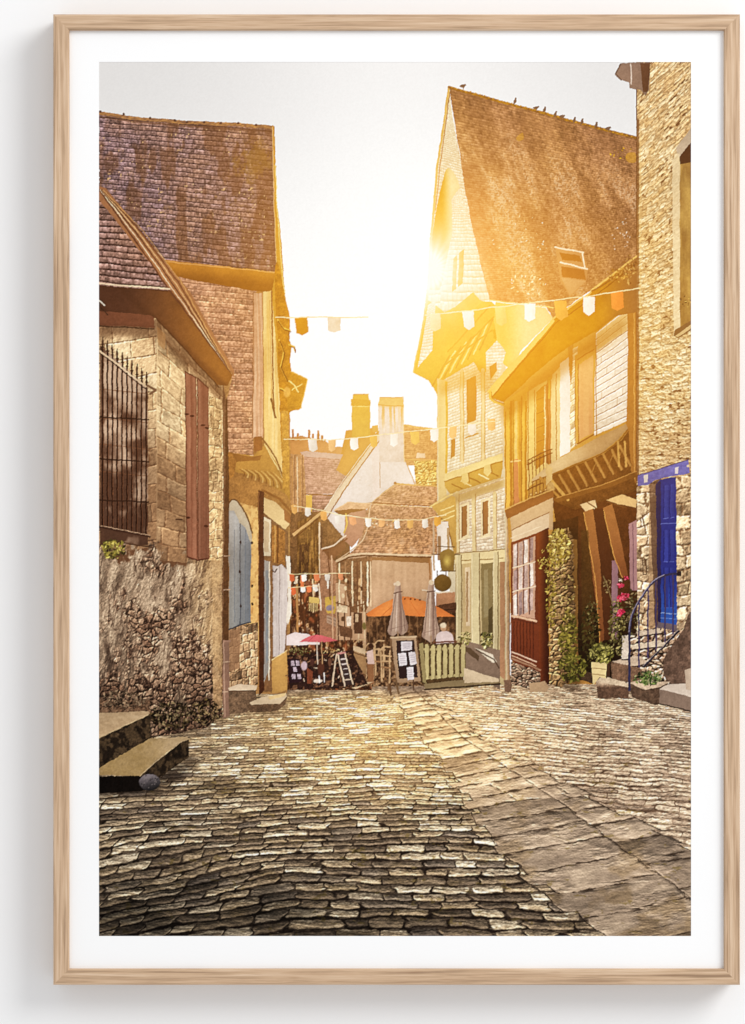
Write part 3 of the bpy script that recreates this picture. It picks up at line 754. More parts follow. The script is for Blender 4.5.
# window grille
gr = R('window_grille', 'black wrought-iron window grille with spear tips', cot)
fill([(100, 345), (148, 388), (148, 545), (100, 545)], lambda x, y: mix(C(186, 158, 138), C(84, 58, 46), ss(.3, .7, fbm(x / 14, y / 16, 3, 5) + .35 * ss(400, 520, y) - .1)), var=.2, sc=5)
fill([(100, 345), (104, 349), (104, 540), (100, 540)], (90, 62, 48), .7, var=.3)
for yy in (392, 421, 447, 474): stroke([(100, yy - 3), (148, yy + 2)], .8, (110, 74, 54), .8)
for k in range(10):
    xx = 102.6 + 4.85 * k; top = 339 + 3.9 * k
    stroke([(xx, top + 5), (xx + .2, 527 + .9 * k)], 1.7, (40, 22, 16)); stroke([(xx + .75, top + 8), (xx + .9, 526 + .9 * k)], .35, (120, 76, 52))
    stroke([(xx, top - 2), (xx, top + 9)], 1.0, (60, 38, 28)); blob(xx, top + 2.5, 1.3, 3.0, (74, 48, 36)); blob(xx, top + 8, 1.9, 1.1, (60, 38, 28))
stroke([(100, 351), (146, 387)], 1.5, (214, 186, 156)); stroke([(100, 353), (145, 389)], 1.0, (50, 30, 22))
stroke([(148, 386), (156, 390), (150, 394)], 2.2, (120, 88, 66)); 
for a, b2 in ((417, 423), (459, 465), (500, 505)): stroke([(100, a - 30 if a < 0 else a), (149, b2 - 3)], 1.3, (46, 28, 20))
stroke([(100, 527), (150, 537)], 1.8, (60, 38, 30)); stroke([(101, 525.6), (150, 535.6)], .7, (176, 146, 122)); stroke([(122, 543), (152, 547)], 1.4, (76, 52, 38))
R('wall_plant', 'tuft of green plant growing from the wall below the grille', cot)
leaves(114, 549, 12, 10, 120, [(150, 138, 60), (110, 104, 44), (190, 176, 92), (74, 66, 34)], 2.2, 12)
R('creeper', 'dark leafy weeds along the foot of the wall', cot)
leaves(172, 716, 22, 14, 260, [(50, 40, 26), (30, 23, 16), (84, 70, 46), (134, 118, 88), (24, 18, 14)], 1.9, 14)
leaves(205, 712, 14, 13, 170, [(50, 40, 24), (32, 24, 16), (96, 80, 50), (140, 120, 86), (24, 18, 14)], 1.8, 15)
leaves(122, 700, 24, 9, 110, [(46, 36, 28), (140, 118, 96), (90, 72, 56)], 2.0, 16)
# ================= tall gabled timber house
tg = R('gabled_timber_house', 'very tall shingled timber-framed house with a steep gable in front of the printed sun')
fill([(449, 86), (454, 130), (468, 200), (490, 300), (500, 320), (510, 400), (510, 684), (456, 680), (447, 560), (437, 500), (437, 372), (418, 372), (428, 290), (431, 240), (437, 165)],
     lambda x, y: mix(C(206, 192, 164), C(216, 204, 180), fbm(x / 10, y / 10, 2, 3)), var=.05)
shing = slatefn(3.2, 3.1, (214, 204, 184), (200, 188, 166), (150, 132, 104), 61, lw=.7, ldark=.8, wob=.2, var=.08, grain=.15)
tex([(437, 100), (460, 110), (492, 300), (430, 305)], 60, 205, shing, [(449, 100), (455, 130), (468, 200), (480, 260), (490, 300), (470, 340), (428, 320), (431, 240), (438, 165)])
R('arched_recess', 'tall pointed recess in the gable, lit gold', tg)
fill(smooth([(428, 290), (431, 245), (437, 205), (444, 176), (449, 168), (456, 176), (460, 186)], 6) + [(462, 200), (456, 230), (448, 262), (440, 290)], lambda x, y: mix(C(150, 100, 14), C(206, 184, 140), ss(4, 16, x - 436 - (y - 168) * .02)), var=.06)
use(tg)
tex([(446, 190), (462, 190), (484, 300), (440, 300)], 30, 105, shing, [(452, 200), (460, 188), (470, 220), (490, 300), (440, 305), (444, 270), (452, 236)])
fill([(453, 259), (457, 255), (456, 289), (452, 292)], (140, 90, 10)); fill([(459, 253), (464, 249), (463, 283), (458, 287)], (140, 90, 10))
stroke(smooth([(449, 87), (443, 130), (437, 170), (431, 240), (427, 300), (419, 345), (414, 372)]), 2.2, (190, 150, 84)); stroke(smooth([(450, 92), (441, 160), (435, 210)]), .8, (110, 70, 40))
# brackets, jetties
fill([(414, 373), (428, 300), (445, 312), (470, 300), (492, 302), (520, 330), (492, 372), (470, 372), (444, 384), (438, 396), (428, 380)], (176, 130, 44), var=.2, sc=5)
tex([(430, 312), (440, 308), (440, 372), (424, 370)], 12, 62, shing, [(428, 305), (436, 300), (432, 350), (418, 368)])
for k in range(9):
    stroke([(432 + 6 * k, 372 - 4.5 * k + 14), (450 + 5.4 * k, 352 - 4.6 * k + 4)], 1.6, (226, 190, 110) if k % 2 else (140, 98, 34))
for (a, b2) in (((448, 352), (490, 306)), ((452, 358), (495, 316)), ((444, 366), (492, 330))): stroke([a, b2], 1.5, (150, 104, 30)); 
fill([(473, 292), (482, 302), (470, 312), (452, 310)], (180, 134, 54)); 
fill([(493, 330), (504, 325), (509, 335), (503, 343), (494, 338)], (150, 104, 26))
fill([(496, 302), (545, 308), (553, 318), (520, 352), (512, 372), (500, 360), (494, 320)], lambda x, y: mix(C(206, 160, 74), C(224, 196, 140), ss(500, 530, x)), var=.12, sc=7)
tex([(486, 340), (506, 340), (506, 395), (486, 395)], 20, 55, shing, [(486, 352), (497, 340), (506, 352), (500, 375), (486, 392)])
R('wall_shingles', 'white shingle cladding of the first upper floor', tg)
tex([(443, 385), (500, 362), (503, 456), (445, 475)], 58, 95, shing, [(443, 380), (474, 362), (488, 385), (500, 398), (503, 452), (475, 465), (445, 475)])
fill([(437, 378), (446, 380), (447, 500), (438, 504)], (206, 176, 124), var=.08); stroke([(446.5, 382), (446.8, 475)], 2.2, (180, 134, 50)); stroke([(438.2, 380), (438.6, 500)], .8, (222, 196, 150))
for xx in (462, 483): stroke([(xx, 370), (xx + .5, 462)], 3.4, (206, 180, 140)); stroke([(xx + 1.6, 372), (xx + 2.1, 462)], .9, (150, 116, 66)); stroke([(xx - 1.8, 372), (xx - 1.6, 462)], .5, (150, 116, 66))
for p in ([(467, 380), (476.5, 375), (476.5, 421), (467.5, 424)], [(451.5, 440), (455.5, 438), (455, 457), (451.5, 459)], [(490, 366), (497, 362), (497, 372), (491, 380)]):
    R('window', 'dark narrow upper window', tg); fill(shift(p, -1, 0), (206, 180, 140)); fill(p, (128, 84, 36), var=.12); stroke([p[3], p[2]], 1.3, (222, 200, 160))
    stroke([p[0], p[3]], .7, (96, 60, 26))
use(tg)
stroke([(466, 438), (478, 433)], 1.3, (150, 110, 60))
R('jetty_beam', 'projecting floor beam on carved brackets', tg)
fill([(445, 475), (503, 454), (503, 466), (500, 480), (452, 496), (445, 486)], (170, 130, 62), var=.15)
fill([(445, 474), (503, 453), (503, 460), (445, 481)], (214, 186, 130), var=.1); stroke([(445, 481.5), (503, 461)], 1.1, (120, 84, 34)); 
for k in range(5): stroke([(452 + 9 * k, 484 - 3.2 * k), (462 + 9 * k, 489 - 3.2 * k)], 1.2, (230, 204, 150) if k % 2 else (110, 74, 30))
for xx, yy in ((461, 478), (484, 470)): fill([(xx, yy - 4), (xx + 7, yy - 6), (xx + 8, yy + 2), (xx + 4, yy + 7), (xx, yy + 3)], (206, 176, 116)); stroke([(xx + 7.5, yy - 5), (xx + 8.5, yy + 4)], 1.2, (120, 82, 36))
use(tg)
fill([(450, 494), (503, 477), (504, 560), (456, 560)], (206, 186, 150), var=.08)
tex([(456, 495), (504, 478), (505, 552), (456, 556)], 48, 70, slatefn(3.4, 3.3, (214, 196, 176), (196, 178, 158), (140, 118, 98), 63, lw=.7, ldark=.75, wob=.2, var=.1))
fill([(456, 496), (504, 480), (504, 487), (456, 503)], (206, 184, 140)); 
for xx in (457, 473.5, 494.5): stroke([(xx, 493), (xx + .4, 556)], 3.6, (204, 182, 138)); stroke([(xx + 2, 494), (xx + 2.4, 556)], .8, (140, 110, 70))
for p in ([(462, 507), (467, 505), (467, 535), (462, 537)], [(483, 502), (488, 500), (488, 533), (483, 535)]):
    R('window', 'narrow dark slit window with a pale frame', tg); fill([(p[0][0] - 2, p[0][1] - 2), (p[1][0] + 2, p[1][1] - 3), (p[2][0] + 2, p[2][1] + 2), (p[3][0] - 2, p[3][1] + 3)], (214, 192, 156))
    fill(p, (116, 78, 48)); stroke([(p[3][0] - 3, p[3][1] + 3), (p[2][0] + 3, p[2][1] + 2)], 1.5, (226, 206, 170)); stroke([p[0], p[3]], .8, (70, 44, 28))
shadow([(445, 496), (503, 478), (503, 488), (445, 508)], (96, 66, 30), .5, 3)
shadow([(438, 380), (470, 366), (492, 366), (503, 398), (490, 396), (470, 384), (438, 398)], (110, 70, 16), .45, 4)
R('corner_bracket', 'massive curved corner bracket of timber', tg)
fill(smooth([(437, 504), (446, 500), (452, 496), (456, 505), (456, 560), (452, 546), (449, 534), (441, 520), (436, 512), (431, 506)], 4, True), (180, 138, 72), var=.2, sc=4)
stroke([(430, 507), (441, 500), (452, 494)], 1.6, (222, 186, 120)); stroke([(436, 514), (448, 524), (452, 545)], 1.2, (112, 74, 34))
for a in (511, 516, 521): stroke([(441, a), (454, a - 5)], 1.2, (226, 194, 130))
R('shop_front', 'grey-beige timber shop front with tall posts', tg)
fill([(455, 553), (505, 550), (506, 686), (456, 665)], (166, 148, 112), var=.12)
fill([(455, 553), (505, 548), (505, 562), (455, 564)], (206, 186, 142), var=.1); stroke([(455, 553.5), (505, 549)], 1., (120, 96, 66)); stroke([(460, 561), (503, 558)], 1.1, (136, 112, 74))
fill([(463, 564), (471, 563), (471, 632), (463, 632)], (176, 152, 112)); fill([(465, 568), (470, 567), (470, 626), (466, 626)], (214, 190, 160)); fill([(466, 572), (468, 572), (468, 622), (466, 622)], (150, 120, 88))
fill([(481, 564), (493, 562), (493, 652), (482, 650)], (112, 100, 70), var=.2, sc=8); fill([(484, 570), (488, 569), (488, 616), (484, 618)], (150, 140, 110), .6); fill([(488, 610), (492, 606), (492, 640), (488, 640)], (64, 56, 36), .8)
fill([(500, 562), (505, 562), (505, 680), (500, 676)], (150, 110, 84), var=.2)
for a, w, t0, t1 in ((459, 5, 555, 640), (475.5, 8, 553, 652), (495.5, 5, 552, 662)):
    fill([(a - w / 2, t0), (a + w / 2, t0), (a + w / 2, t1), (a - w / 2, t1)], (190, 176, 138), var=.08, sc=9); stroke([(a + w / 2, t0), (a + w / 2, t1)], .9, (104, 86, 58)); stroke([(a - w / 2 + .5, t0), (a - w / 2 + .5, t1)], .8, (216, 200, 164))
fill([(463, 640), (500, 650), (500, 690), (463, 668)], (128, 108, 96), var=.2, sc=3)
fill([(462, 646), (470, 648), (479, 656), (478, 661), (466, 652)], (88, 70, 54)); fill([(474, 648), (492, 654), (497, 662), (492, 662)], (196, 184, 168)); stroke([(476, 650), (494, 659), (499, 668)], 1.3, (80, 62, 50))
leaves(465, 638, 6, 7, 60, [(124, 118, 60), (88, 84, 44), (190, 176, 120)], 1.6, 31); leaves(486, 640, 7, 8, 70, [(84, 84, 44), (50, 50, 30), (150, 140, 80), (206, 196, 140)], 1.8, 32)
R('downpipe', 'thin grey downpipe at the house corner', tg)
stroke([(507, 396), (507.5, 540), (508, 686)], 3.0, (156, 124, 96)); stroke([(506, 400), (507, 684)], .9, (206, 176, 142)); stroke([(509.3, 540), (509.8, 684)], .7, (84, 56, 44))
fill([(504, 680), (512, 680), (511, 692), (505, 692)], (120, 92, 76), var=.3)

R('roof', 'huge steep slate roof speckled with lichen', tg)
def roofG(u, v, x, y):
    c = slatefn(3.4, 2.35, (124, 90, 72), (144, 104, 74), (92, 62, 46), 71, wob=.25, lw=.55, ldark=.55, grain=.4, var=.14)(u, v, x, y)
    st = fbm((x - .42 * y) / 13, (y + .2 * x) / 48, 3, 73); md = fbm((x - .42 * y) / 4, y / 13, 3, 74)
    sp = fbm(x * .75, y * .75, 2, 75)
    lit = ss(.46, .68, st * .7 + md * .3) * ss(100, 150, y - (x - 449) * .27)
    c = mix(c, C(206, 176, 156), lit * ss(.40, .70, sp) * .55)
    c = c * (1 - .22 * ss(.55, .35, st) + .08 * (md - .5))[..., None]
    top = ss(60, 0, y - 86 - (x - 449) * .27)
    return mix(c, C(120, 84, 62), top * .45 * ss(.3, .7, md))
tex([(449, 86), (637, 137), (637, 300), (490, 305)], 190, 215, roofG, smooth([(449, 86), (453, 112), (459, 150), (468, 205), (478, 252), (490, 300)], 5) + [(545, 306), (553, 318), (588, 292), (637, 257), (637, 137), (540, 111)], rough=.3)
fill(smooth([(519, 135), (523, 133), (524, 139), (519, 141), (516, 138)], 3, True), (180, 128, 36), .5, False); fill(smooth([(626, 154), (634, 152), (637, 158), (634, 163), (627, 161)], 3, True), (186, 134, 40), .6, False)
leaves(622, 152, 12, 8, 10, [(190, 140, 30)], 1.4, 77, idd=False)
leaves(528, 285, 18, 14, 40, [(236, 206, 160), (224, 190, 140)], 1.6, 33); leaves(520, 240, 30, 26, 40, [(232, 200, 160)], 1.0, 34); leaves(620, 236, 12, 20, 22, [(220, 190, 176)], 1.0, 35)
stroke([(490, 300), (553, 308)], 1.1, (222, 180, 110)); 
R('ridge', 'mossy ridge of the tall roof', tg)
stroke([(449, 87), (480, 96), (540, 112.4), (637, 138.5)], 2.6, lambda x, y: mix(C(160, 112, 26), C(96, 64, 34), vn(x / 2.2, y / 2.2, 3)))
for k in range(40): blob(452 + 4.6 * k, 86.6 + 1.28 * k + rnd.rand(), 1.1, .9, (172, 126, 40))
R('skylight', 'open skylight window in the roof slope', tg)
fill([(555, 246), (583, 252), (588, 269), (586, 282), (570, 297), (560, 280)], (150, 106, 76), var=.15)
fill([(559, 252), (580, 256), (582, 262), (562, 260)], (96, 58, 24)); fill([(561, 266), (584, 270), (586, 280), (562, 277)], (92, 56, 28)); stroke([(555, 247), (583, 252.5)], 1.6, (226, 202, 180)); stroke([(560, 262), (587, 269)], 1.6, (230, 208, 186)); stroke([(582, 252), (585, 268)], 1.4, (226, 202, 180))
fill([(561, 278), (586, 281), (570, 296)], (176, 136, 108), .6, var=.2)
for xx, yy, s in ((463, 86, 1.5), (515, 101, 1), (536, 108, 1.3), (544.5, 110, 1.1), (555, 114.5, 1.2), (562, 116.5, 1.3), (574.5, 120, 1.1), (582, 121.5, 1.1), (596, 125, 1.1), (608, 128.5, 1.5)):
    R('bird', 'small dark bird perched on the ridge', None)
    t = s < 1.25; bc = (84, 68, 62)
    if t: fill(smooth([(xx - 1.6, yy + 3), (xx - 1.1, yy), (xx + .2, yy - 2.2), (xx + 1.5, yy - 1.2), (xx + 1.3, yy + 1.2), (xx, yy + 2.4)], 4, True), bc, var=.2); blob(xx + .9, yy - 2.3, 1.2, 1.1, bc)
    else: fill(smooth([(xx - 3.2, yy + .2), (xx - .5, yy - 1.6), (xx + 1.8, yy - 1.2), (xx + 1.6, yy + 1), (xx - .4, yy + 1.7)], 4, True), bc, var=.2); blob(xx + 2, yy - 1.1, 1.3, 1.2, bc); stroke([(xx + .4, yy + 1), (xx + .5, yy + 3.2)], .7, bc)

# ================= orange-lit house with the bracketed canopy
oh = R('bracketed_house', 'golden-lit half-timbered house with a deep eave, balcony and bracketed canopy')
fill([(503, 395), (553, 350), (600, 310), (637, 300), (637, 676), (600, 684), (547, 684), (512, 662), (507, 500)], (176, 126, 60), var=.15)
fill([(504, 402), (528, 386), (528, 505), (505, 512)], (206, 150, 66), var=.12)
for xx, c in ((511, (150, 96, 34)), (516, (214, 176, 110)), (520, (176, 116, 46)), (526, (150, 94, 30))): stroke([(xx, 402), (xx + .3, 506)], 2.6, c)
fill([(513.5, 460), (518, 459), (519, 505), (513, 507)], (190, 112, 76)); stroke([(511, 462), (520, 461)], 1.5, (226, 180, 120))
fill([(527, 392), (547, 380), (547, 470), (527, 490)], (214, 176, 110), var=.1); fill([(536, 392), (545, 384), (545, 462), (536, 470)], (172, 110, 40), var=.15)
for yy in (418, 434, 450): stroke([(544, yy), (551, yy - 2)], 1.1, (236, 206, 160))
fill([(545, 385), (551, 380), (551, 462), (545, 466)], (150, 90, 50), var=.2); stroke([(545, 386), (545, 466)], 1.1, (230, 196, 140)); stroke([(551.5, 380), (551.5, 470)], 1.2, (222, 186, 130))
fill([(552, 375), (561, 366), (560, 460), (552, 464)], (214, 184, 134)); fill([(560, 364), (570, 356), (570, 452), (560, 457)], (222, 216, 208), var=.06)
tex([(570, 352), (578, 346), (578, 444), (570, 450)], 8, 96, slatefn(5, 5.5, (216, 196, 164), (206, 184, 150), (140, 110, 74), 83, lw=.9))
fill([(568, 345), (574, 341), (572, 372), (571, 385), (569, 372)], (140, 96, 44))
R('window', 'tall shuttered window glowing orange', oh)
fill([(575, 356), (596, 343), (595, 434), (576, 444)], (186, 134, 66)); fill([(578.5, 365), (593, 355), (593, 433), (579, 440)], lambda x, y: mix(C(190, 128, 92), C(206, 150, 106), vn(x / 2, y / 60, 3)), var=.08); stroke([(577, 360), (594, 349)], 1.2, (120, 74, 32)); stroke([(577, 444), (595, 434)], 1.4, (110, 66, 30)); stroke([(578, 364), (578.4, 442)], .8, (110, 66, 34))
R('clapboards', 'white horizontal boards on the upper wall', oh)
tex([(596, 333), (628, 308), (627, 421), (594, 436)], 32, 105, slatefn(60, 7.2, (226, 216, 206), (214, 202, 190), (92, 66, 50), 85, lw=.9, ldark=.95, wob=.2, var=.06, grain=.12))
fill([(597, 333), (628, 310), (627, 330), (597, 350)], (206, 160, 92), .55, False)
R('corner_post', 'brown corner post against the stone tower', oh)
fill([(627, 300), (637, 296), (637, 500), (629, 490), (626, 425), (628, 380)], (146, 94, 44), var=.2, sc=6); stroke([(634, 300), (634.5, 500)], .9, (190, 134, 74)); stroke([(636.6, 62), (637, 600)], 1.1, (84, 54, 36))
R('eaves', 'broad golden underside of the projecting eave', oh)
fill([(487, 391), (553, 319), (590, 293), (637, 256), (637, 312), (616, 316), (598, 330), (574, 344), (553, 358), (530, 378), (503, 402), (492, 398)],
     lambda x, y: mix(mix(C(120, 74, 14), C(150, 98, 22), fbm(x / 9, y / 9, 3, 4)), C(104, 70, 42), ss(590, 637, x)), var=.12)
fill([(487, 391), (553, 318), (555, 321), (492, 396)], (214, 168, 92)); stroke([(553, 319), (590, 293), (592, 290), (637, 256)], 1.8, (206, 162, 96)); stroke([(492, 397), (556, 323), (590, 300), (637, 263)], 1., (84, 50, 14))
stroke([(592, 291), (600, 287), (637, 262)], 1.5, (84, 54, 24))
leaves(618, 275, 16, 7, 60, [(196, 144, 70), (110, 74, 40), (150, 104, 54)], 1.6, 36); leaves(630, 268, 6, 16, 50, [(120, 86, 52), (84, 56, 36), (170, 130, 80)], 1.8, 37)
stroke([(490, 391), (490, 398), (494, 402), (503, 405), (508, 412), (509, 425)], 2.2, (206, 156, 70)); stroke([(491.5, 392), (492, 398), (496, 401), (504, 404)], .8, (120, 74, 26))
stroke([(549, 378), (549, 398)], 2, (190, 140, 60)); 
shadow([(500, 404), (530, 380), (574, 346), (598, 332), (628, 312), (628, 330), (598, 352), (574, 366), (530, 402), (503, 424)], (84, 46, 10), .55, 5)
for xx, y0_, y1_ in ((505.5, 412, 508), (513.3, 400, 506), (521.5, 396, 504), (528, 392, 470), (534.5, 390, 465), (547.5, 386, 470), (556, 374, 462), (575, 360, 446), (596, 345, 436)): stroke([(xx, y0_), (xx + .3, y1_)], .9, (104, 60, 20), .8, False)
for yy in (400, 414, 428, 442): stroke([(536.5, yy), (544, yy - 3)], .8, (120, 74, 30), .8, False)
R('balcony', 'small wrought-iron balcony', oh)
for k in range(7): stroke([(529 + 3.6 * k, 462 - 1.8 * k), (529 + 3.6 * k, 500 - 1.6 * k)], .8, (90, 54, 30))
for a, b2 in ((461, 449), (465, 453), (490, 480), (500, 489)): stroke(smooth([(528, a), (540, (a + b2) / 2 - 1), (552, b2)]), 1.1, (84, 50, 28))
for k in range(5): blob(531 + 5 * k, 495 - 1.8 * k, 2, 2.2, (120, 78, 44), .7); blob(531 + 5 * k, 495 - 1.8 * k, 1, 1.1, (214, 170, 110))
R('canopy', 'curved shingled canopy over the ground floor', oh)
fill([(531, 480), (552, 462), (577, 449), (595, 439), (626, 424), (628, 428), (618, 440), (603, 452), (580, 462), (556, 472), (534, 482)], lambda x, y: mix(C(160, 128, 96), C(196, 166, 130), ss(600, 560, x)), var=.14, sc=4)
stroke(smooth([(532, 482), (556, 473), (580, 463), (603, 453), (620, 440), (628, 429)]), 1.3, (112, 72, 34))
R('canopy_brackets', 'lattice of timber brackets under the canopy', oh)
fill([(545, 478), (580, 464), (604, 454), (622, 440), (629, 430), (631, 470), (637, 486), (637, 500), (560, 524), (552, 500)], (84, 52, 24), var=.35, sc=4)
for k in range(8):
    xx = 560 + 8.6 * k; yy = 472 - 4.6 * k * .9
    stroke([(xx, yy + 3), (xx + 10, yy + 22)], 2.4, (150, 106, 58)); stroke([(xx + 2, yy + 4), (xx + 12, yy + 22)], .7, (110, 70, 36))
    if k in (3, 5, 6): stroke([(xx + 11, yy + 2), (xx + 5, yy + 15)], 1.0, (128, 88, 46))
stroke([(548, 476), (568, 500)], 3, (184, 136, 74)); stroke([(540, 478), (558, 496)], 2.4, (160, 112, 56)); stroke([(556, 500), (600, 488), (637, 474)], 4.5, (104, 66, 30)); stroke([(556, 497.6), (600, 485.6), (637, 471)], .8, (170, 120, 66))
for xx in (618, 625): stroke([(xx, 442), (xx + 1, 466)], 2.2, (176, 130, 72))
blob(551, 487, 4.5, 6, (196, 160, 112), .7); fill([(545, 462), (552, 468), (552, 480), (546, 486)], (206, 170, 120))
R('passage', 'deep shadowed passage with leaning timber posts', oh)
fill([(552, 500), (575, 510), (637, 490), (637, 672), (612, 680), (578, 680), (578, 640), (577, 530), (556, 525)], lambda x, y: mix(C(74, 42, 20), C(34, 22, 14), ss(0, 1, .5 * fbm(x / 10, y / 30, 3, 5) + .8 * ss(560, 670, y) - .1)), var=.3, sc=5)
fill([(553, 522), (578, 516), (578, 540), (553, 534)], (52, 32, 16), var=.4)
fill([(580, 505), (595, 500), (597, 508), (586, 512)], (216, 180, 136)); fill([(606, 500), (622, 494), (637, 500), (636, 508), (618, 504)], (206, 164, 112)); stroke([(608, 502), (626, 508)], 1.6, (90, 56, 28)); stroke([(588, 503), (597, 509)], 1.3, (90, 56, 28))
fill([(612, 560), (618, 560), (618, 640), (612, 640)], (140, 104, 120), var=.1); fill([(629, 524), (637, 520), (637, 590), (630, 590)], (150, 112, 120), var=.1); stroke([(633, 524), (633.4, 590)], 1.1, (112, 80, 96)); 
fill([(584, 512), (593, 509), (600, 560), (604, 640), (600, 646), (596, 600)], lambda x, y: mix(C(140, 88, 48), C(112, 66, 36), ss(520, 640, y)), var=.15); fill([(603, 508), (612, 504), (622, 545), (628, 575), (622, 578), (614, 556)], lambda x, y: mix(C(140, 88, 48), C(108, 62, 34), ss(520, 590, y)), var=.15)
stroke([(584, 513), (596, 585), (600, 644)], .7, (206, 144, 72)); stroke([(603, 509), (613, 552), (622, 577)], .7, (206, 144, 72))
fill([(593, 509), (603, 508), (610, 550), (612, 640), (604, 640), (600, 560)], (66, 36, 20), var=.2)
fill([(581, 530), (588, 530), (594, 600), (594, 640), (582, 640)], (62, 44, 20), .7, var=.3)
leaves(590, 640, 12, 34, 160, [(40, 34, 16), (62, 56, 26), (24, 20, 12)], 2.2, 38); leaves(592, 615, 8, 20, 50, [(70, 64, 36), (120, 110, 70)], 1.3, 39)
fill([(575, 668), (595, 674), (594, 684), (576, 678)], (70, 52, 40), var=.4)
R('shop_front', 'red-brown panelled shop front with a many-paned window', oh)
fill([(510, 512), (537, 500), (553, 495), (553, 530), (541, 530), (512, 542)], (190, 156, 122), var=.1)
fill([(505, 510), (553, 490), (554, 497), (507, 519)], (120, 74, 40), var=.2); stroke([(505, 509), (553, 489)], 1., (206, 156, 96))
fill([(512, 530), (549, 512), (549, 530), (512, 545)], (212, 184, 156), var=.06); stroke([(512, 530), (549, 512)], .9, (120, 82, 56)); stroke([(512, 543), (549, 529)], 1.4, (120, 72, 48)); stroke([(511, 538), (541, 526)], .8, (230, 206, 176))
fill([(511, 543), (549, 528), (549, 684), (541, 686), (511, 660)], (108, 50, 30), var=.14, sc=5)
fill([(537, 533), (548.5, 528), (549, 684), (540, 684)], lambda x, y: mix(C(112, 52, 26), C(58, 26, 18), ss(537, 548, x)), var=.15)
fill([(513, 545), (535, 536), (535, 619), (513, 615)], (196, 152, 132)); 
for k in range(4):
    for j in range(3):
        a0, a1 = k / 4., (k + 1) / 4.; 
        xa, xb = 513.6 + 21 * a0, 513.6 + 21 * a1 - 1.6
        ya = 546 - 9 * a0 + j * 25; yb = 546 - 9 * a1 + j * 25
        fill([(xa, ya), (xb, yb), (xb, yb + 22.5), (xa, ya + 22.5)], [(206, 188, 186), (150, 126, 130), (222, 206, 200), (176, 150, 148)][(k * 3 + j) % 4], var=.35, sc=5)
for xx in (517.6, 523.6, 529.4): stroke([(xx, 543 - (xx - 517) * .4), (xx, 614)], 1.3, (96, 62, 62))
for yy in (568, 592): stroke([(513, yy), (535, yy - 6)], 1.2, (226, 200, 176))
stroke([(512, 616), (536, 621)], 2.3, (206, 166, 140)); stroke([(512, 619), (536, 624)], 1.3, (84, 40, 28))
for k in range(7): stroke([(514 + 3.2 * k, 622), (514 + 3.2 * k, 654 + .7 * k)], .7, (66, 28, 20))
stroke([(512, 652), (536, 662)], 1.3, (214, 176, 156)); stroke([(512, 656), (536, 666)], 1.0, (206, 166, 140)); stroke([(512, 659), (540, 670)], 1.8, (150, 112, 90))
tex([(511, 662), (540, 672), (540, 692), (511, 684)], 29, 22, rubblefn(5, 4, (104, 84, 72), (142, 116, 98), (44, 32, 26), 6)); 
fill([(529, 683), (545, 681), (549, 688), (546, 692), (530, 692)], (176, 146, 116), var=.15)

# ================= ivy-clad pier
iv = R('ivy_pillar', 'rough stone pier overgrown with yellow-green ivy')
tex([(547, 530), (577, 527), (578, 686), (548, 686)], 30, 156, rubblefn(6.5, 5.2, (118, 92, 62), (160, 128, 90), (64, 46, 30), 9, relief=.5), [(550, 536), (556, 530), (568, 529), (573, 540), (574, 600), (575, 650), (570, 680), (560, 688), (549, 684)], rough=1.5)
shadow([(566, 530), (580, 530), (580, 690), (564, 690)], (40, 28, 18), .5, 3)
R('ivy', 'yellow-green climbing leaves', iv)
leaves(559, 548, 12, 19, 330, [(150, 128, 50), (118, 100, 40), (190, 168, 84), (84, 68, 32), (206, 184, 110)], 1.9, 41)
leaves(551, 590, 5, 40, 150, [(150, 130, 50), (196, 172, 84), (96, 80, 36)], 1.8, 42); leaves(568, 640, 9, 30, 260, [(96, 92, 34), (62, 58, 24), (132, 122, 50)], 2.2, 43); leaves(572, 668, 14, 14, 200, [(84, 84, 30), (50, 48, 20), (120, 114, 50)], 2.2, 44); leaves(566, 600, 10, 30, 90, [(190, 166, 100), (120, 98, 50)], 1.5, 45)
leaves(543, 560, 5, 12, 30, [(196, 172, 84)], 1.5, 46)

# ================= stone town house at the right edge
th = R('stone_town_house', 'tall rough-stone house with a bright blue door at the right edge of the print')
def tower(u, v, x, y):
    # coursing climbs to the right high up and flattens towards the door
    k = ss(420, 100, y)
    q = x - 637; vv = y + q * (.04 + .9 * k)
    r, r2, e, fx, fy = masonry(q + .0 * y, vv, 9, 5.0, 87, .35)
    g = fbm(q / 1.9, vv / 1.2, 3, 88); g3 = fbm(q / 8, vv / 2.6, 3, 86); b = fbm(q / 16, vv / 22, 2, 89)
    c = mix(C(188, 152, 108), C(228, 202, 162), ss(.25, .75, r2 * .35 + g3 * .65)) * (1 + .2 * (r - .5) + .45 * (g - .5))[..., None]
    c = mix(c, C(186, 150, 118), ss(380, 460, y) * .45)
    c = mix(C(150, 114, 76), c, ss(-.2, 1.3, e + 2.2 * (g - .5)) * .65 + .35)
    h = .7 * ss(0, 2., e) + 1.6 * g + 1.6 * g3
    c = c * (1 + .42 * rel(h, .3, -.8))[..., None]
    s = ss(.66, .76, fbm(q / 4.2, vv / 2.4, 2, 90)) * ss(.40, .56, b)
    return mix(c, C(84, 52, 28), s * .8)
tex([(637, 62), (691, 62), (691, 690), (637, 690)], 54, 628, tower)
stroke([(638, 120), (638, 480)], 2.0, (92, 60, 36), .75, False); stroke([(640.3, 130), (640.3, 470)], .8, (206, 168, 110), .5, False)
tex([(637, 484), (691, 478), (691, 690), (637, 690)], 54, 208, stonefn(13, 11, (206, 178, 146), (178, 146, 116), (104, 78, 58), 92, gap=(.2, 1.2), relief=.5, warp=.3, grain=.45), [(637, 484), (691, 478), (691, 692), (637, 692)])
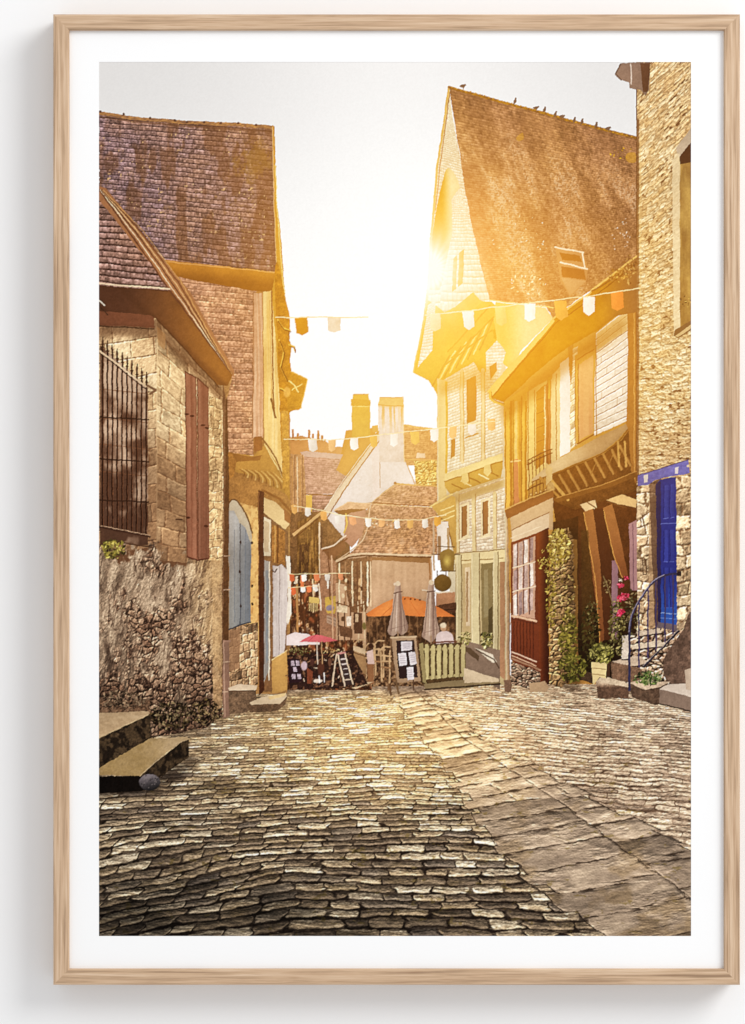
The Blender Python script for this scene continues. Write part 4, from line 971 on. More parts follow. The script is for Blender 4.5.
fill([(649, 498), (660, 494), (661, 632), (649, 632)], (150, 120, 92), .75, False, var=.35, sc=4)
tex([(676, 478), (691, 474), (691, 640), (676, 640)], 15, 160, stonefn(16, 13, (222, 194, 158), (196, 164, 130), (120, 90, 66), 93, relief=.5, grain=.4))
R('eaves', 'corner of the grey timber eaves at the top', th)
fill([(615, 75), (622, 63), (650, 62), (649, 90), (645, 96), (641, 90), (630, 88), (629, 82), (620, 80)], (128, 106, 98), var=.2, sc=4); stroke([(621, 64), (615.5, 74), (621, 80)], 1.3, (90, 70, 62)); stroke([(630.5, 64), (631.5, 84)], 1.0, (206, 190, 184)); fill([(640, 63), (650, 63), (648, 92), (643, 92)], (92, 62, 46), var=.2)
R('window', 'tall deep-set window opening cut by the edge of the print', th)
fill([(679, 150), (691, 142), (691, 330), (680, 336)], lambda x, y: mix(C(176, 140, 78), C(120, 88, 46), ss(0, 1, fbm(x / 6, y / 24, 3, 4))), var=.2); fill([(679, 152), (691, 140), (691, 162), (680, 164)], (66, 42, 28))
fill([(676, 148), (691, 128), (691, 142), (679, 158)], (176, 158, 140)); fill([(672, 160), (680, 152), (680, 335), (674, 335)], (222, 200, 164), .8, var=.12)
fill([(675, 330), (691, 320), (691, 330), (678, 338), (674, 336)], (104, 76, 48)); fill([(675, 336), (691, 324), (691, 328), (678, 337)], (190, 160, 116))
leaves(686, 302, 6, 6, 20, [(90, 64, 34), (176, 140, 74)], 1.4, 48)
R('door_lintel', 'weathered blue-painted timber lintel', th)
fill([(638, 475), (660, 468), (689, 460), (690, 473), (676, 476), (664, 478), (655, 480), (648, 485), (638, 486)], lambda x, y: mix(C(70, 72, 158), C(104, 108, 186), fbm(x / 3, y / 2, 3, 5)), var=.2, sc=3); fill([(644, 475), (648, 474), (648, 482), (644, 483)], (206, 196, 196)); fill([(675, 468), (679, 467), (678, 474), (675, 474)], (206, 196, 206)); stroke([(638, 475), (689, 460)], .8, (60, 52, 96))
blob(688.5, 466, 1.8, 1.5, (214, 196, 170))
fill([(649, 484), (661, 478), (661, 626), (655, 626)], (70, 50, 44), .7, False)
R('door', 'bright cobalt-blue panelled door', th)
fill([(658, 482), (660, 480), (676, 477), (677, 627), (660, 624)], lambda x, y: mix(C(34, 42, 126), C(38, 78, 166), ss(560, 626, y)), var=.1); fill([(656, 484), (661, 481), (661, 624), (658, 622)], (40, 36, 86))
for p in ([(664, 486), (668, 485), (668, 518), (664, 519)], [(670, 485), (674, 484), (674, 517), (670, 518)], [(664, 530), (668, 530), (668, 562), (664, 562)], [(670, 530), (674, 530), (674, 562), (670, 562)], [(664, 568), (668, 568), (668, 608), (664, 608)], [(670, 568), (674, 568), (674, 608), (670, 608)]):
    fill(p, (44, 56, 148)); stroke([p[0], p[3]], .6, (24, 28, 104)); stroke([p[2], p[3]], .5, (96, 116, 206))
stroke([(661, 524), (676, 523)], .8, (84, 100, 190)); stroke([(661, 613), (677, 614)], .9, (120, 150, 214)); stroke([(661, 618), (677, 619)], .8, (96, 128, 204)); fill([(658, 622), (677, 625), (677, 634), (656, 630)], (104, 92, 104))
use(th)
stroke([(643, 559), (643, 574), (646.5, 574), (646.5, 559)], .9, (62, 44, 34)); stroke([(642, 515), (645, 527)], 1.0, (80, 56, 40))
# steps to the blue door
stp = R('stone_steps', 'irregular stone steps climbing to the blue door')
tex([(622, 625), (691, 620), (691, 690), (622, 690)], 69, 68, rubblefn(9, 6.5, (142, 114, 96), (196, 166, 140), (56, 40, 32), 96, relief=.8, gapw=.2), [(625, 640), (640, 630), (660, 628), (680, 632), (691, 618), (691, 690), (640, 690), (622, 680)], rough=1.)
for p, c in (([(636, 632), (660, 628), (662, 633), (640, 637)], (200, 180, 162)), ([(628, 645), (660, 640), (668, 646), (634, 650)], (206, 188, 168)), ([(612, 661), (640, 656), (650, 664), (624, 668)], (190, 168, 150)), ([(622, 636), (630, 635), (630, 660), (622, 660)], (206, 192, 180))):
    fill(p, c, var=.25, sc=3, rough=1.); stroke([p[3], p[2]], 1.4, (56, 38, 32))
fill(smooth([(676, 640), (684, 628), (691, 612), (691, 680), (668, 682), (664, 660)], 3, True), lambda x, y: mix(C(120, 96, 84), C(70, 54, 46), fbm(x / 5, y / 7, 3, 3)), var=.4, sc=3)
stroke([(690, 610), (682, 626), (674, 640)], 1.5, (190, 160, 134))
fill([(611, 662), (640, 668), (645, 676), (640, 684), (612, 680)], (112, 86, 70), var=.5, sc=3)
tr = R('stone_trough', 'rough stone trough with a clump of green plants')
fill([(596, 681), (603, 676), (629, 684), (629, 699), (620, 698), (598, 698)], lambda x, y: mix(C(190, 166, 144), C(90, 68, 56), ss(682, 688, y + .0 * x)), var=.4, sc=2.5, rough=.8)
fill([(629, 684), (646, 688), (672, 682), (672, 702), (655, 705), (632, 697)], lambda x, y: mix(C(112, 90, 74), C(62, 46, 38), fbm(x / 4, y / 4, 3, 5)), var=.4, sc=2.5, rough=.8)
fill([(629, 683), (640, 680), (660, 682), (671, 681), (660, 687), (645, 690)], (200, 176, 154), var=.25, sc=2.5); fill([(597, 681), (604, 676), (628, 683), (628, 687)], (206, 184, 160), var=.25, sc=2.5, rough=.6)
leaves(648, 678, 14, 7, 150, [(60, 84, 40), (36, 54, 28), (104, 124, 66), (150, 156, 110)], 2.0, 49, idd=True)
sb = R('kerb_step', 'pale smooth stone step cut by the right edge of the print')
fill([(659, 689), (668, 684), (691, 683), (691, 700), (672, 696)], (196, 182, 172), var=.08); fill([(659, 689), (664, 690), (691, 697), (691, 711), (659, 704)], (122, 104, 94), var=.2, sc=3); fill([(685, 670), (691, 668), (691, 690), (686, 689)], (182, 162, 146), var=.15); stroke([(660, 704), (691, 711.5)], 1.3, (50, 38, 32), idd=False)
R('wooden_planter', 'pale slatted wooden planter box beside the steps')
fill([(591, 662), (607, 663), (606, 678), (600, 677), (593, 685)], (206, 184, 134), var=.12); stroke([(592, 668), (606, 669)], .8, (140, 112, 76)); stroke([(592, 674), (605, 675)], .8, (140, 112, 76)); fill([(607, 663), (610, 661), (610, 676), (606, 678)], (70, 46, 34))
R('flowering_shrub', 'climbing shrub with crimson blossoms beside the steps')
leaves(602, 653, 12, 10, 240, [(120, 118, 54), (84, 84, 40), (160, 154, 88), (60, 58, 28)], 2.0, 50); leaves(617, 628, 8, 28, 240, [(96, 88, 46), (60, 56, 32), (150, 140, 90)], 1.9, 51); leaves(632, 612, 7, 24, 90, [(84, 80, 52), (56, 50, 34), (140, 124, 90)], 1.7, 52)
stroke([(603, 576), (609, 590), (613, 604)], .9, (120, 104, 70)); leaves(607, 585, 4, 8, 20, [(140, 120, 80)], 1.3, 53)
for xx, yy, s in ((621, 585, 2.8), (624, 597, 5), (620, 599, 3.6), (626, 578, 2.3), (621, 612, 3.2), (619, 614, 2.4)): leaves(xx, yy, s, s * .8, 26, [(206, 40, 84), (176, 24, 64), (236, 96, 126)], 1.6, int(xx * 3 + yy))
leaves(620, 580, 2, 2, 8, [(240, 222, 200)], 1.2, 60)
R('handrail', 'curved dark-blue iron handrail')
stroke(smooth([(629.5, 690), (629.5, 660), (629.5, 634), (632, 616), (640, 599), (652, 583), (664, 576), (679, 573.5)], 8), 2.3, (48, 48, 84)); stroke(smooth([(629, 632), (632, 614), (640, 597.6), (652, 582), (664, 575)], 8), .8, (150, 146, 176))
for xx, a, b2 in ((639, 602, 667), (648, 588, 658), (656, 582, 650), (665, 577, 642), (673, 575, 634)): stroke([(xx, a), (xx, b2)], 1.5, (66, 58, 104))
stroke([(644, 667), (660, 650), (679, 631)], 2.0, (40, 38, 56)); stroke([(643, 666), (660, 649), (678, 630)], .6, (176, 166, 170)); fill([(677, 571), (681, 571), (681, 576), (677, 576)], (44, 34, 40))

# ================= signs on the tall house
R('hanging_lantern_sign', 'gold lantern-shaped hanging sign')
fill([(437, 522), (448, 522), (452, 560), (438, 560)], (206, 196, 190), var=.1); fill([(438, 536), (441, 536), (441, 560), (438, 560)], (120, 92, 70)); fill([(447, 528), (449.5, 528), (449.5, 552), (447, 552)], (150, 122, 92))
stroke([(434, 522), (434, 570)], 1.8, (176, 150, 130)); stroke([(432, 554), (460, 554.6)], .9, (62, 44, 30)); stroke([(438, 546.5), (454, 547)], .9, (70, 52, 36))
fill(smooth([(440, 553), (444, 550), (449, 549), (453, 551), (455, 555)], 4) + [(454, 571), (441, 571)], (112, 90, 44), var=.15); blob(447.5, 561, 5, 8, (196, 172, 88), .8, soft=.9); stroke([(440, 571), (455, 571)], 1.0, (84, 66, 40))
R('round_sign', 'dark round hanging sign')
blob(442.5, 583, 9.3, 9.3, (88, 66, 28), soft=.08, shade=.1); stroke([(437, 571), (437, 576)], .8, (70, 50, 40)); stroke([(446, 571), (446, 575)], .8, (70, 50, 40))
R('awning_frame', 'low dark awning beside the cafe terrace')
fill([(436, 593), (455, 592), (455, 604), (436, 606)], (166, 116, 88), var=.2, sc=4); stroke([(422, 590), (436, 593), (452, 592)], 1.2, (214, 196, 176)); fill([(436, 606), (456, 602), (456, 640), (440, 640)], (70, 44, 34), var=.35, sc=3); stroke([(440, 611), (455, 609)], 1, (40, 26, 22))

# ================= cafe terrace
ca = R('cafe_interior', 'shadowed cafe terrace under the orange parasol')
fill([(366, 613), (456, 613), (456, 660), (440, 668), (430, 686), (366, 687)], lambda x, y: mix(mix(C(62, 42, 30), C(126, 92, 64), ss(.4, .8, fbm(x / 3.5, y / 5, 3, 5))), C(150, 118, 88), ss(640, 690, y) * ss(.4, .7, fbm(x / 2.5, y / 2, 2, 7))), var=.4, sc=3)
for k in range(9): stroke([(369 + 8 * k, 612), (369.5 + 8 * k, 642)], .9, (120, 88, 62), .7)
R('orange_parasol', 'wide open orange parasol')
fill([(366, 614), (381, 604), (393, 599), (404, 596.5), (412, 597), (424, 601), (436, 606), (455, 617), (437, 617), (400, 615.5), (368, 616.5)], lambda x, y: mix(C(236, 132, 66), C(206, 104, 50), ss(0, 1, vn(x / 9, y / 9, 3)) * .7), var=.06)
stroke([(402, 597), (383, 615)], .7, (190, 96, 46)); stroke([(408, 597), (420, 616)], .7, (200, 100, 48))
for xx in (401, 405, 411, 415, 420): blob(xx, 598.5 + abs(xx - 408) * .12, 1.1, .9, (84, 40, 24))
for nm, cx, top, bot, w in (('folded_parasol', 398, 584, 637, 20), ('folded_parasol', 431, 583, 641, 18)):
    R(nm, 'mauve-grey folded parasol, ' + ('nearer the menu board' if cx < 400 else 'in front of the seated guest'))
    p = smooth([(cx - 2, top), (cx - 4, top + 8), (cx - w * .28, top + 24), (cx - w * .45, bot - 12), (cx - w * .5, bot - 5), (cx - w * .25, bot - 1), (cx, bot - 4 + (cx > 400) * 5), (cx + w * .2, bot - 2), (cx + w * .5, bot - 8), (cx + w * .36, bot - 20), (cx + w * .25, top + 22), (cx + 3.2, top + 8), (cx + 2, top)], 4, True)
    fill(p, lambda x, y: mix(C(186, 160, 146), C(132, 106, 100), ss(0, 1, vn((x - cx) / 2.6 * (1 + .3 * (bot - y) / 50), y / 50, 7) + .25 * ss(cx - 3, cx + 9, x) - .1)), var=.08)
    for q in (-.30, -.08, .16, .30): stroke(smooth([(cx + q * 8, top + 10), (cx + q * w * .8, top + 26), (cx + q * w * 1.15, bot - 6)]), 1.0, (112, 90, 86) if q != -.08 else (206, 184, 172), .75, False)
    blob(cx, top - .5, 3, 3, (206, 184, 160), idd=True); stroke([(cx - 4, top + 9), (cx + 4, top + 8)], 1.1, (84, 60, 56)); stroke([(cx - 8, bot - 8), (cx + 8, bot - 12)], .6, (112, 88, 84), .6)
    stroke([(cx, bot - 5), (cx + .5, bot + 22)], 1.3, (150, 120, 96))
R('person', 'seated grey-haired guest in a pale lilac shirt seen from behind')
fill(smooth([(436, 641), (437, 635), (441, 632), (445, 631), (449, 632), (453, 636), (454, 642)], 4) + [(454, 645), (436, 645)], (206, 186, 190), var=.08); blob(443.5, 628, 3.4, 4.4, (178, 138, 110)); blob(443.3, 625.6, 3.6, 3.1, (214, 196, 172)); 
stroke([(434, 642), (456, 642)], 1.6, (104, 62, 48), idd=False)
fe = R('picket_fence', 'low grey-green wooden picket fence around the terrace')
fill([(419, 644), (462, 643), (463, 682), (426, 687), (419, 680)], (74, 56, 36), var=.5, sc=2.5)
stroke([(420, 650), (462, 648)], 2.3, (170, 156, 110)); stroke([(424, 678), (462, 675)], 3, (166, 152, 108))
for k in range(7): a = 427 + 6 * k; R('slat', None, fe); fill([(a - 2, 645 + (k % 2)), (a + .5, 644), (a + 2.2, 646), (a + 2.2, 679 - .5 * k), (a - 1.8, 680 - .5 * k)], (186, 172, 124), var=.1); stroke([(a + 2.3, 647), (a + 2.3, 678)], .7, (92, 78, 48))
use(fe)
fill([(419, 644), (423, 643), (427, 684), (423, 682)], (150, 136, 96)); 
R('terrace_deck', 'pale sloping wooden terrace deck')
fill([(424, 684), (462, 680), (500, 682), (500, 684), (470, 688), (426, 690)], (128, 112, 84), var=.15, sc=3); fill([(464, 668), (499, 679), (499, 682), (464, 683)], (206, 184, 156), var=.08); stroke([(425, 689.6), (500, 684)], 1.7, (60, 46, 36))
R('menu_board', 'dark chalkboard menu stand with four white sheets')
fill([(391, 638), (416, 637), (421, 681), (397, 683)], (160, 132, 108), var=.12); fill([(396, 641), (414, 640), (418, 677), (399, 679)], (44, 30, 34), var=.2)
for p in ([(400.5, 642), (411.5, 641.5), (412, 650), (401.5, 651)], [(398, 653), (405.5, 652.5), (406.5, 665), (399.5, 666)], [(408, 652), (415, 651.5), (417, 664), (410, 665)], [(406, 667), (413, 666.5), (414, 679), (407, 680)]):
    fill(p, (206, 200, 212), var=.05)
    for k in range(4): stroke([lerp2(lerp2(p[0], p[3], .25 + .17 * k), lerp2(p[1], p[2], .25 + .17 * k), .15), lerp2(lerp2(p[0], p[3], .25 + .17 * k), lerp2(p[1], p[2], .25 + .17 * k), .85)], .45, (140, 136, 156), .8)
stroke([(391, 638), (388.5, 690)], 1.8, (120, 90, 66)); stroke([(396, 680), (398.5, 694)], 2.0, (112, 86, 62)); stroke([(389.5, 672), (390.5, 695)], 2, (96, 70, 50)); stroke([(413, 680), (414, 690)], 1.5, (90, 66, 50)); stroke([(391, 637.6), (416, 636.8)], 2.0, (196, 170, 142))
# furniture left of the menu board
for (bx, by) in ((354, 648), (364, 652), (374, 649), (380, 655)):
    R('cafe_chair', 'pale wooden terrace chair')
    for p in ([(bx, by - 4), (bx + 4, by - 8), (bx + 10, by - 8)], [(bx, by), (bx + 11, by + 1)], [(bx + 1, by + 6), (bx + 11, by + 6)], [(bx + 1, by - 3), (bx + 2, by + 26)], [(bx + 10, by - 4), (bx + 9.5, by + 28)], [(bx + 5, by), (bx + 5, by + 6)]): stroke(p, 1.5, (196, 160, 122))
    stroke([(bx + 2, by + 12), (bx + 10, by + 13)], 1.8, (150, 112, 80))
R('person', 'terrace visitor in a white top beside the chairs')
fill([(367, 652), (373, 650), (375, 664), (368, 666)], (206, 176, 172)); blob(371, 646, 2.8, 3.4, (60, 38, 30)); fill([(367, 664), (374, 664), (374, 684), (368, 684)], (128, 88, 60))
R('wooden_counter', 'grey-brown slatted wooden counter')
fill([(354, 645), (366, 650), (366, 676), (354, 672)], (150, 116, 82), var=.2, sc=3); fill([(353, 645), (366, 650), (366, 655), (353, 650)], (206, 178, 146)); stroke([(354, 652), (366, 657)], .8, (80, 54, 38)); fill([(350, 687), (368, 682), (374, 682), (355, 689)], (214, 186, 152))
fill([(354, 670), (366, 675), (366, 684), (356, 684)], (92, 66, 46), var=.4)
# foot of the alley
R('terrace_furniture', 'dark jumble of tables and chairs at the alley mouth')
fill([(287, 655), (352, 650), (368, 684), (350, 688), (290, 690)], lambda x, y: mix(C(44, 28, 26), C(118, 84, 62), ss(.5, .8, fbm(x / 2.6, y / 2.6, 3, 8))), var=.5, sc=2)
for k in range(46):
    a = 289 + rnd.rand() * 58; b2 = 650 + rnd.rand() * 30; q = rnd.rand() * 3.14; l_ = 2 + 4 * rnd.rand()
    stroke([(a, b2), (a + l_ * math.cos(q), b2 + l_ * math.sin(q))], .9, [(160, 122, 96), (96, 52, 44), (206, 180, 160), (60, 34, 34), (130, 96, 70)][k % 5])
blob(304, 666, 3.6, 5.6, (190, 168, 184)); blob(304.5, 658.5, 1.9, 2.2, (110, 76, 60)); blob(312, 662, 2.6, 4, (74, 44, 40)); blob(321, 668, 4, 7, (82, 48, 38)); blob(322, 660, 2, 2.3, (70, 42, 34)); blob(330, 662, 2.4, 5, (104, 70, 56))
fill([(307, 668), (313, 672), (311, 684), (307, 684)], (120, 64, 44), var=.3); blob(318, 681, 5.5, 2.2, (214, 200, 190)); stroke([(319, 676), (320, 683)], 1.2, (236, 230, 226)); stroke([(324, 673), (324.6, 682)], 1.2, (230, 222, 216))
leaves(300, 652, 12, 4, 60, [(96, 92, 46), (140, 130, 84), (70, 50, 34)], 1.3, 54); leaves(333, 652, 10, 4, 40, [(150, 110, 70), (206, 170, 120), (80, 56, 34)], 1.3, 56)
R('dark_menu_stand', 'dark menu stand with lilac sheets at the foot of the left shop')
fill([(287, 659), (299, 659), (302, 682), (289, 683)], (44, 26, 34), var=.2)
for p_ in ((290.5, 661), (295.5, 661), (293, 667), (291.5, 674), (296.8, 674)): fill([(p_[0], p_[1]), (p_[0] + 3.6, p_[1]), (p_[0] + 4.2, p_[1] + 5), (p_[0] + .6, p_[1] + 5)], (176, 160, 180), var=.3, sc=1.6)
R('white_parasol', 'low white parasol at the alley mouth')
fill([(286, 636), (295, 632.5), (308, 634), (320, 642), (320, 645), (286, 645.5)], (222, 206, 210), var=.05)
R('pink_parasol', 'low pink parasol at the alley mouth')
fill([(299, 642), (310, 636), (317, 634.6), (326, 636.5), (338, 640.5), (325, 642.5)], (206, 92, 104), var=.08); stroke([(316, 635), (308, 642)], .5, (170, 66, 80))
stroke([(317, 642), (317.4, 664)], 1.1, (206, 190, 176)); stroke([(322, 642), (322, 664)], 1.0, (190, 150, 110))
R('chalkboard', 'leaning A-frame chalkboard with pale frame')
fill([(338, 655), (345, 652), (353, 684), (345, 686)], (60, 46, 48), var=.2)
stroke([(337, 654), (332, 686)], 1.5, (206, 184, 162)); stroke([(338, 654), (345, 686)], 1.6, (214, 192, 172)); stroke([(345, 653), (353, 684)], 1.5, (206, 184, 162)); stroke([(338, 653.6), (345, 652)], 1.8, (190, 130, 130)); stroke([(343, 680), (351, 679)], 1.2, (196, 176, 160))
for k in range(4): stroke([(341.5 + k, 659 + 5 * k), (345.5 + k, 658.4 + 5 * k)], 1.6 if k < 2 else .8, (206, 196, 196), .9)

# ================= near left steps and boulder
ls = R('stone_steps', 'two broad worn stone steps at the left edge of the print')
shadow([(99, 775), (140, 785), (190, 756), (205, 760), (165, 790), (99, 800)], (30, 22, 18), .6, 4)
top = lambda x, y: mix(C(150, 126, 98), C(184, 160, 130), fbm(x / 6, y / 3, 3, 4))
fill([(99, 713), (118, 712.5), (143, 711), (150, 712), (148, 716), (99, 738)], top, var=.14, sc=3)
front = lambda x, y: mix(C(72, 58, 42), C(34, 26, 20), ss(.35, .65, fbm(x / 4, y / 5, 3, 6)))
fill([(99, 737.5), (148, 715), (150, 714), (150.6, 738), (126, 754), (99, 770)], front, var=.35, sc=2, rough=.5)
fill([(99, 775), (99, 768), (150, 738.5), (168, 738), (187, 736.5), (189, 739), (178, 744), (152, 764), (140, 776)], lambda x, y: mix(C(142, 118, 76), C(180, 156, 124), ss(135, 180, x) * .7 + .4 * fbm(x / 5, y / 4, 3, 8)), var=.2, sc=2, rough=.5)
fill([(140, 776), (152, 764.5), (178, 744.5), (189, 739), (189, 757), (180, 763), (158, 779), (150, 790), (139, 791)], front, var=.4, sc=2, rough=.6)
fill([(99, 776), (140, 776), (150, 784), (142, 791), (99, 793)], (20, 15, 13), var=.4, rough=.4)
stroke([(99, 738), (148, 715)], .9, (214, 190, 150), .7); stroke([(140, 776), (153, 764), (180, 743)], .8, (226, 200, 160), .7)
R('boulder', 'small rounded grey-blue stone against the lower step')
blob(149.5, 782.5, 11.2, 8.6, (78, 74, 80), soft=.10, shade=.75, seed=3); blob(146.5, 778, 6, 2.8, (132, 126, 130), .4, soft=.9)
for k in range(30): blob(141 + 17 * rnd.rand(), 776 + 12 * rnd.rand(), .9, .7, (120, 114, 116) if k % 2 else (46, 42, 44), .6, False)

# ================= bunting
ORA, WHI = (240, 150, 74), (246, 238, 232)
def bunting(line, flags, w, h, label, lw=1.0, lc=(238, 206, 160)):
    b0 = R('bunting', label)
    stroke(line, lw, lc)
    for (fx_, fy_, c, *o) in flags:
        R('pennant', ('orange' if c == ORA else 'white') + ' notched pennant', b0)
        hh = o[0] if o else h
        sk = (rnd.rand() - .5) * .16 * hh; ww = w * (.82 + .2 * rnd.rand()); j = .92 + .1 * rnd.rand(); bb = .76 + .08 * rnd.rand()
        fill([(fx_ - ww / 2, fy_), (fx_ + ww / 2, fy_ - .4), (fx_ + ww / 2 + .2 + sk, fy_ + hh * bb), (fx_ + sk, fy_ + hh), (fx_ - ww / 2 + .5 + sk, fy_ + hh * bb + .3)], lambda x, y: np.minimum(C(*c) * j * (1 - .12 * ss(0, 1, (x - fx_) / ww + .3 + .5 * (vn(x / 3, y / 7, int(fx_)) - .5)))[..., None], 1), var=.06)
    use(b0); stroke(line, lw, lc)
MUT = (222, 204, 190)
bunting([(276, 317.5), (320, 317.2), (368, 317)], [(301, 317.5, (190, 120, 24), 18), (334, 317.5, MUT, 15)], 13, 16, 'upper string of pennants fading into the glare on the left')
bunting([(425, 315), (470, 310.5), (530, 303), (590, 296), (640, 288)], [(435, 314, (240, 214, 170), 17), (468, 311, WHI, 19), (500, 307, (236, 186, 110), 19), (530, 304, WHI, 18), (560, 301, ORA, 20), (589, 297, WHI, 19), (617, 292, (236, 116, 56), 19)], 12.5, 19, 'upper string of orange and white pennants tied to the stone house')
bunting([(284, 439), (330, 440), (365, 437), (405, 432), (440, 428), (495, 421)], [(312, 439, WHI, 13), (332, 440, (230, 160, 110), 12), (354, 438, WHI, 12), (373, 436, (232, 160, 70), 12), (394, 434, WHI, 13), (414, 432, (236, 170, 84), 13), (434, 429, WHI, 13), (453, 427, (230, 160, 110), 12), (472, 424, WHI, 11), (491.5, 419, (230, 160, 110), 12)], 8.5, 12, 'second string of pennants at chimney height', .8)
bunting([(294, 506), (310, 508), (340, 515), (385, 520), (420, 520), (446, 515)], [(294, 505, (230, 160, 90), 9), (308, 508, WHI, 9), (323, 512, (230, 150, 80), 9), (337.5, 516, WHI, 8), (352.5, 517, (230, 140, 100), 9), (367.5, 518, WHI, 9.5), (381.5, 519, (230, 150, 100), 9), (396.5, 519.5, WHI, 9.5), (410.5, 520, (230, 160, 90), 9), (424.5, 519, WHI, 9), (438, 517.5, (230, 150, 60), 9)], 6.6, 9, 'third string of pennants across the hipped roof', .8)
bunting([(288, 574), (320, 574), (350, 573)], [(291.5, 574, (222, 100, 60), 8), (304, 575, WHI, 7), (316, 574, (230, 120, 80), 8), (327, 574.5, WHI, 7), (340, 573.5, (236, 140, 100), 7)], 5.4, 7, 'lowest short string of pennants in the alley', .7)
bunting([(288, 588), (318, 586)], [(293, 588, (222, 96, 56), 8), (303, 587, WHI, 6), (309, 586, (230, 110, 70), 7), (315, 585, WHI, 7)], 5.4, 7, 'shorter string of pennants behind the lowest one', .6)
# ================= exposure of the printed photograph: veil of the low sun, slight sharpening, grain
sl, x, y = box([(99, 62), (691, 936)])
def blur(a, k):
    for ax in (0, 1):
        p = [(0, 0)] * 3; p[ax] = (k, k)
        q = np.pad(a, p, mode='edge'); cs = np.cumsum(q, ax, dtype=np.float64)
        n = a.shape[ax]
        z = np.zeros_like(np.take(cs, [0], ax)); cs = np.concatenate([z, cs], ax)
        a = ((np.take(cs, range(2 * k + 1, 2 * k + 1 + n), ax) - np.take(cs, range(0, n), ax)) / (2 * k + 1)).astype(f4)
    return a
# every straight ink edge is broken a little, and surfaces darken softly where they meet
wx = (fbm(x / 2.6, y / 2.6, 2, 301) - .5) * .7 + (fbm(x / 14, y / 14, 2, 303) - .5) * 1.2
wy = (fbm(x / 2.6, y / 2.6, 2, 305) - .5) * .7 + (fbm(x / 14, y / 14, 2, 307) - .5) * 1.2
jj, ii = np.meshgrid(np.arange(H_), np.arange(W_), indexing='ij')
jj = np.clip(np.rint(jj + wy * S), 0, H_ - 1).astype(np.int32); ii = np.clip(np.rint(ii + wx * S), 0, W_ - 1).astype(np.int32)
IMG[:] = IMG[jj, ii]; IDM[:] = IDM[jj, ii]
sky = IDM == 1
ed = np.zeros((H_, W_, 1), f4)
ed[:, 1:, 0] += (IDM[:, 1:] != IDM[:, :-1]); ed[1:, :, 0] += (IDM[1:] != IDM[:-1])
pen = np.zeros(len(REG), bool)
for k_, r_ in enumerate(REG):
    if r_ and (r_['name'] in ('pennant', 'bunting', 'sky', 'bird')): pen[k_] = True
ed[pen[IDM]] = 0
ed = np.clip(blur(blur(ed, 6), 6) * 3, 0, 1)
lum = IMG.mean(2, keepdims=True)
IMG[:] = IMG * (1 - .13 * ed * (~sky & ~pen[IDM])[..., None])
IMG[:] = IMG * (1 + .16 * (fbm(x / 38, y / 30, 3, 331) - .5) * (~sky))[..., None]
fine = .5 * fbm(x / 1.3, y / 1.3, 2, 311) + .5 * fbm(x / 3.4, y / 3.0, 3, 313) - .5
IMG[:] = IMG * (1 + .17 * fine * (~sky) * ss(1.05, .75, lum[..., 0]))[..., None]
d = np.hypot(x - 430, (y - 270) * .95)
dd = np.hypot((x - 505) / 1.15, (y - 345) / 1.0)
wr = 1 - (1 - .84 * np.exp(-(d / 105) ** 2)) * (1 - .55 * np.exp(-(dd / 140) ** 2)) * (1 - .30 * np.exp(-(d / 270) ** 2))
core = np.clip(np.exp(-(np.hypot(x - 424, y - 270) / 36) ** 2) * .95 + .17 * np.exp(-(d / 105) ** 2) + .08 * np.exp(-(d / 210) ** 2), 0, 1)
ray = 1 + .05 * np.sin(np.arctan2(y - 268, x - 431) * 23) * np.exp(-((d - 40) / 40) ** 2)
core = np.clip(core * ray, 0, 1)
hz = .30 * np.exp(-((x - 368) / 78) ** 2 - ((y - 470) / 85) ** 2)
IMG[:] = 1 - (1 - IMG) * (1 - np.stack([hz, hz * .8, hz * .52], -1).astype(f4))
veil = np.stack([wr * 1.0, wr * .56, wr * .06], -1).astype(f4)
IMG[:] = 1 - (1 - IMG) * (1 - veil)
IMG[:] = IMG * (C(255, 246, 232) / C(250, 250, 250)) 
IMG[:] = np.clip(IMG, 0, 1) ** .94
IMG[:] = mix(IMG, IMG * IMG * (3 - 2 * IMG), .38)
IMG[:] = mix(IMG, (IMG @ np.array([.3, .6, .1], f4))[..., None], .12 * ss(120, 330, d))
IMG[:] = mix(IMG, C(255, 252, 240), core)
sky = (IDM == 1)
skyc = mix(C(223, 220, 217), C(254, 252, 249), ss(62, 330, y)) + (.07 * np.exp(-((x - 400) / 170) ** 2) * (1 - ss(62, 330, y)))[..., None]
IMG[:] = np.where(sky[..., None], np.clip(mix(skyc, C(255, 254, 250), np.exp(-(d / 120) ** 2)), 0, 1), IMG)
bl = blur(blur(IMG, 2), 2)
IMG[:] = IMG + .85 * (blur(IMG, 1) - bl)
IMG[:] = IMG + ((fbm(x * .9, y * .9, 2, 200) - .5) * .03)[..., None]
IMG[:] = np.clip(IMG, .015, 1)
# ---------------------------------------------------------------- the place: wall, framed print
def lin(c):
    c = np.clip(np.asarray(c, np.float64), 0, 1)
    return np.where(c <= .04045, c / 12.92, ((c + .055) / 1.055) ** 2.4)

def material(name, colour, rough=.8, spec=.2):
    m = bpy.data.materials.new(name); m.use_nodes = True
    b = m.node_tree.nodes['Principled BSDF']
    b.inputs['Base Color'].default_value = (*colour, 1)
    b.inputs['Roughness'].default_value = rough
    b.inputs['Specular IOR Level'].default_value = spec
    return m, m.node_tree, b

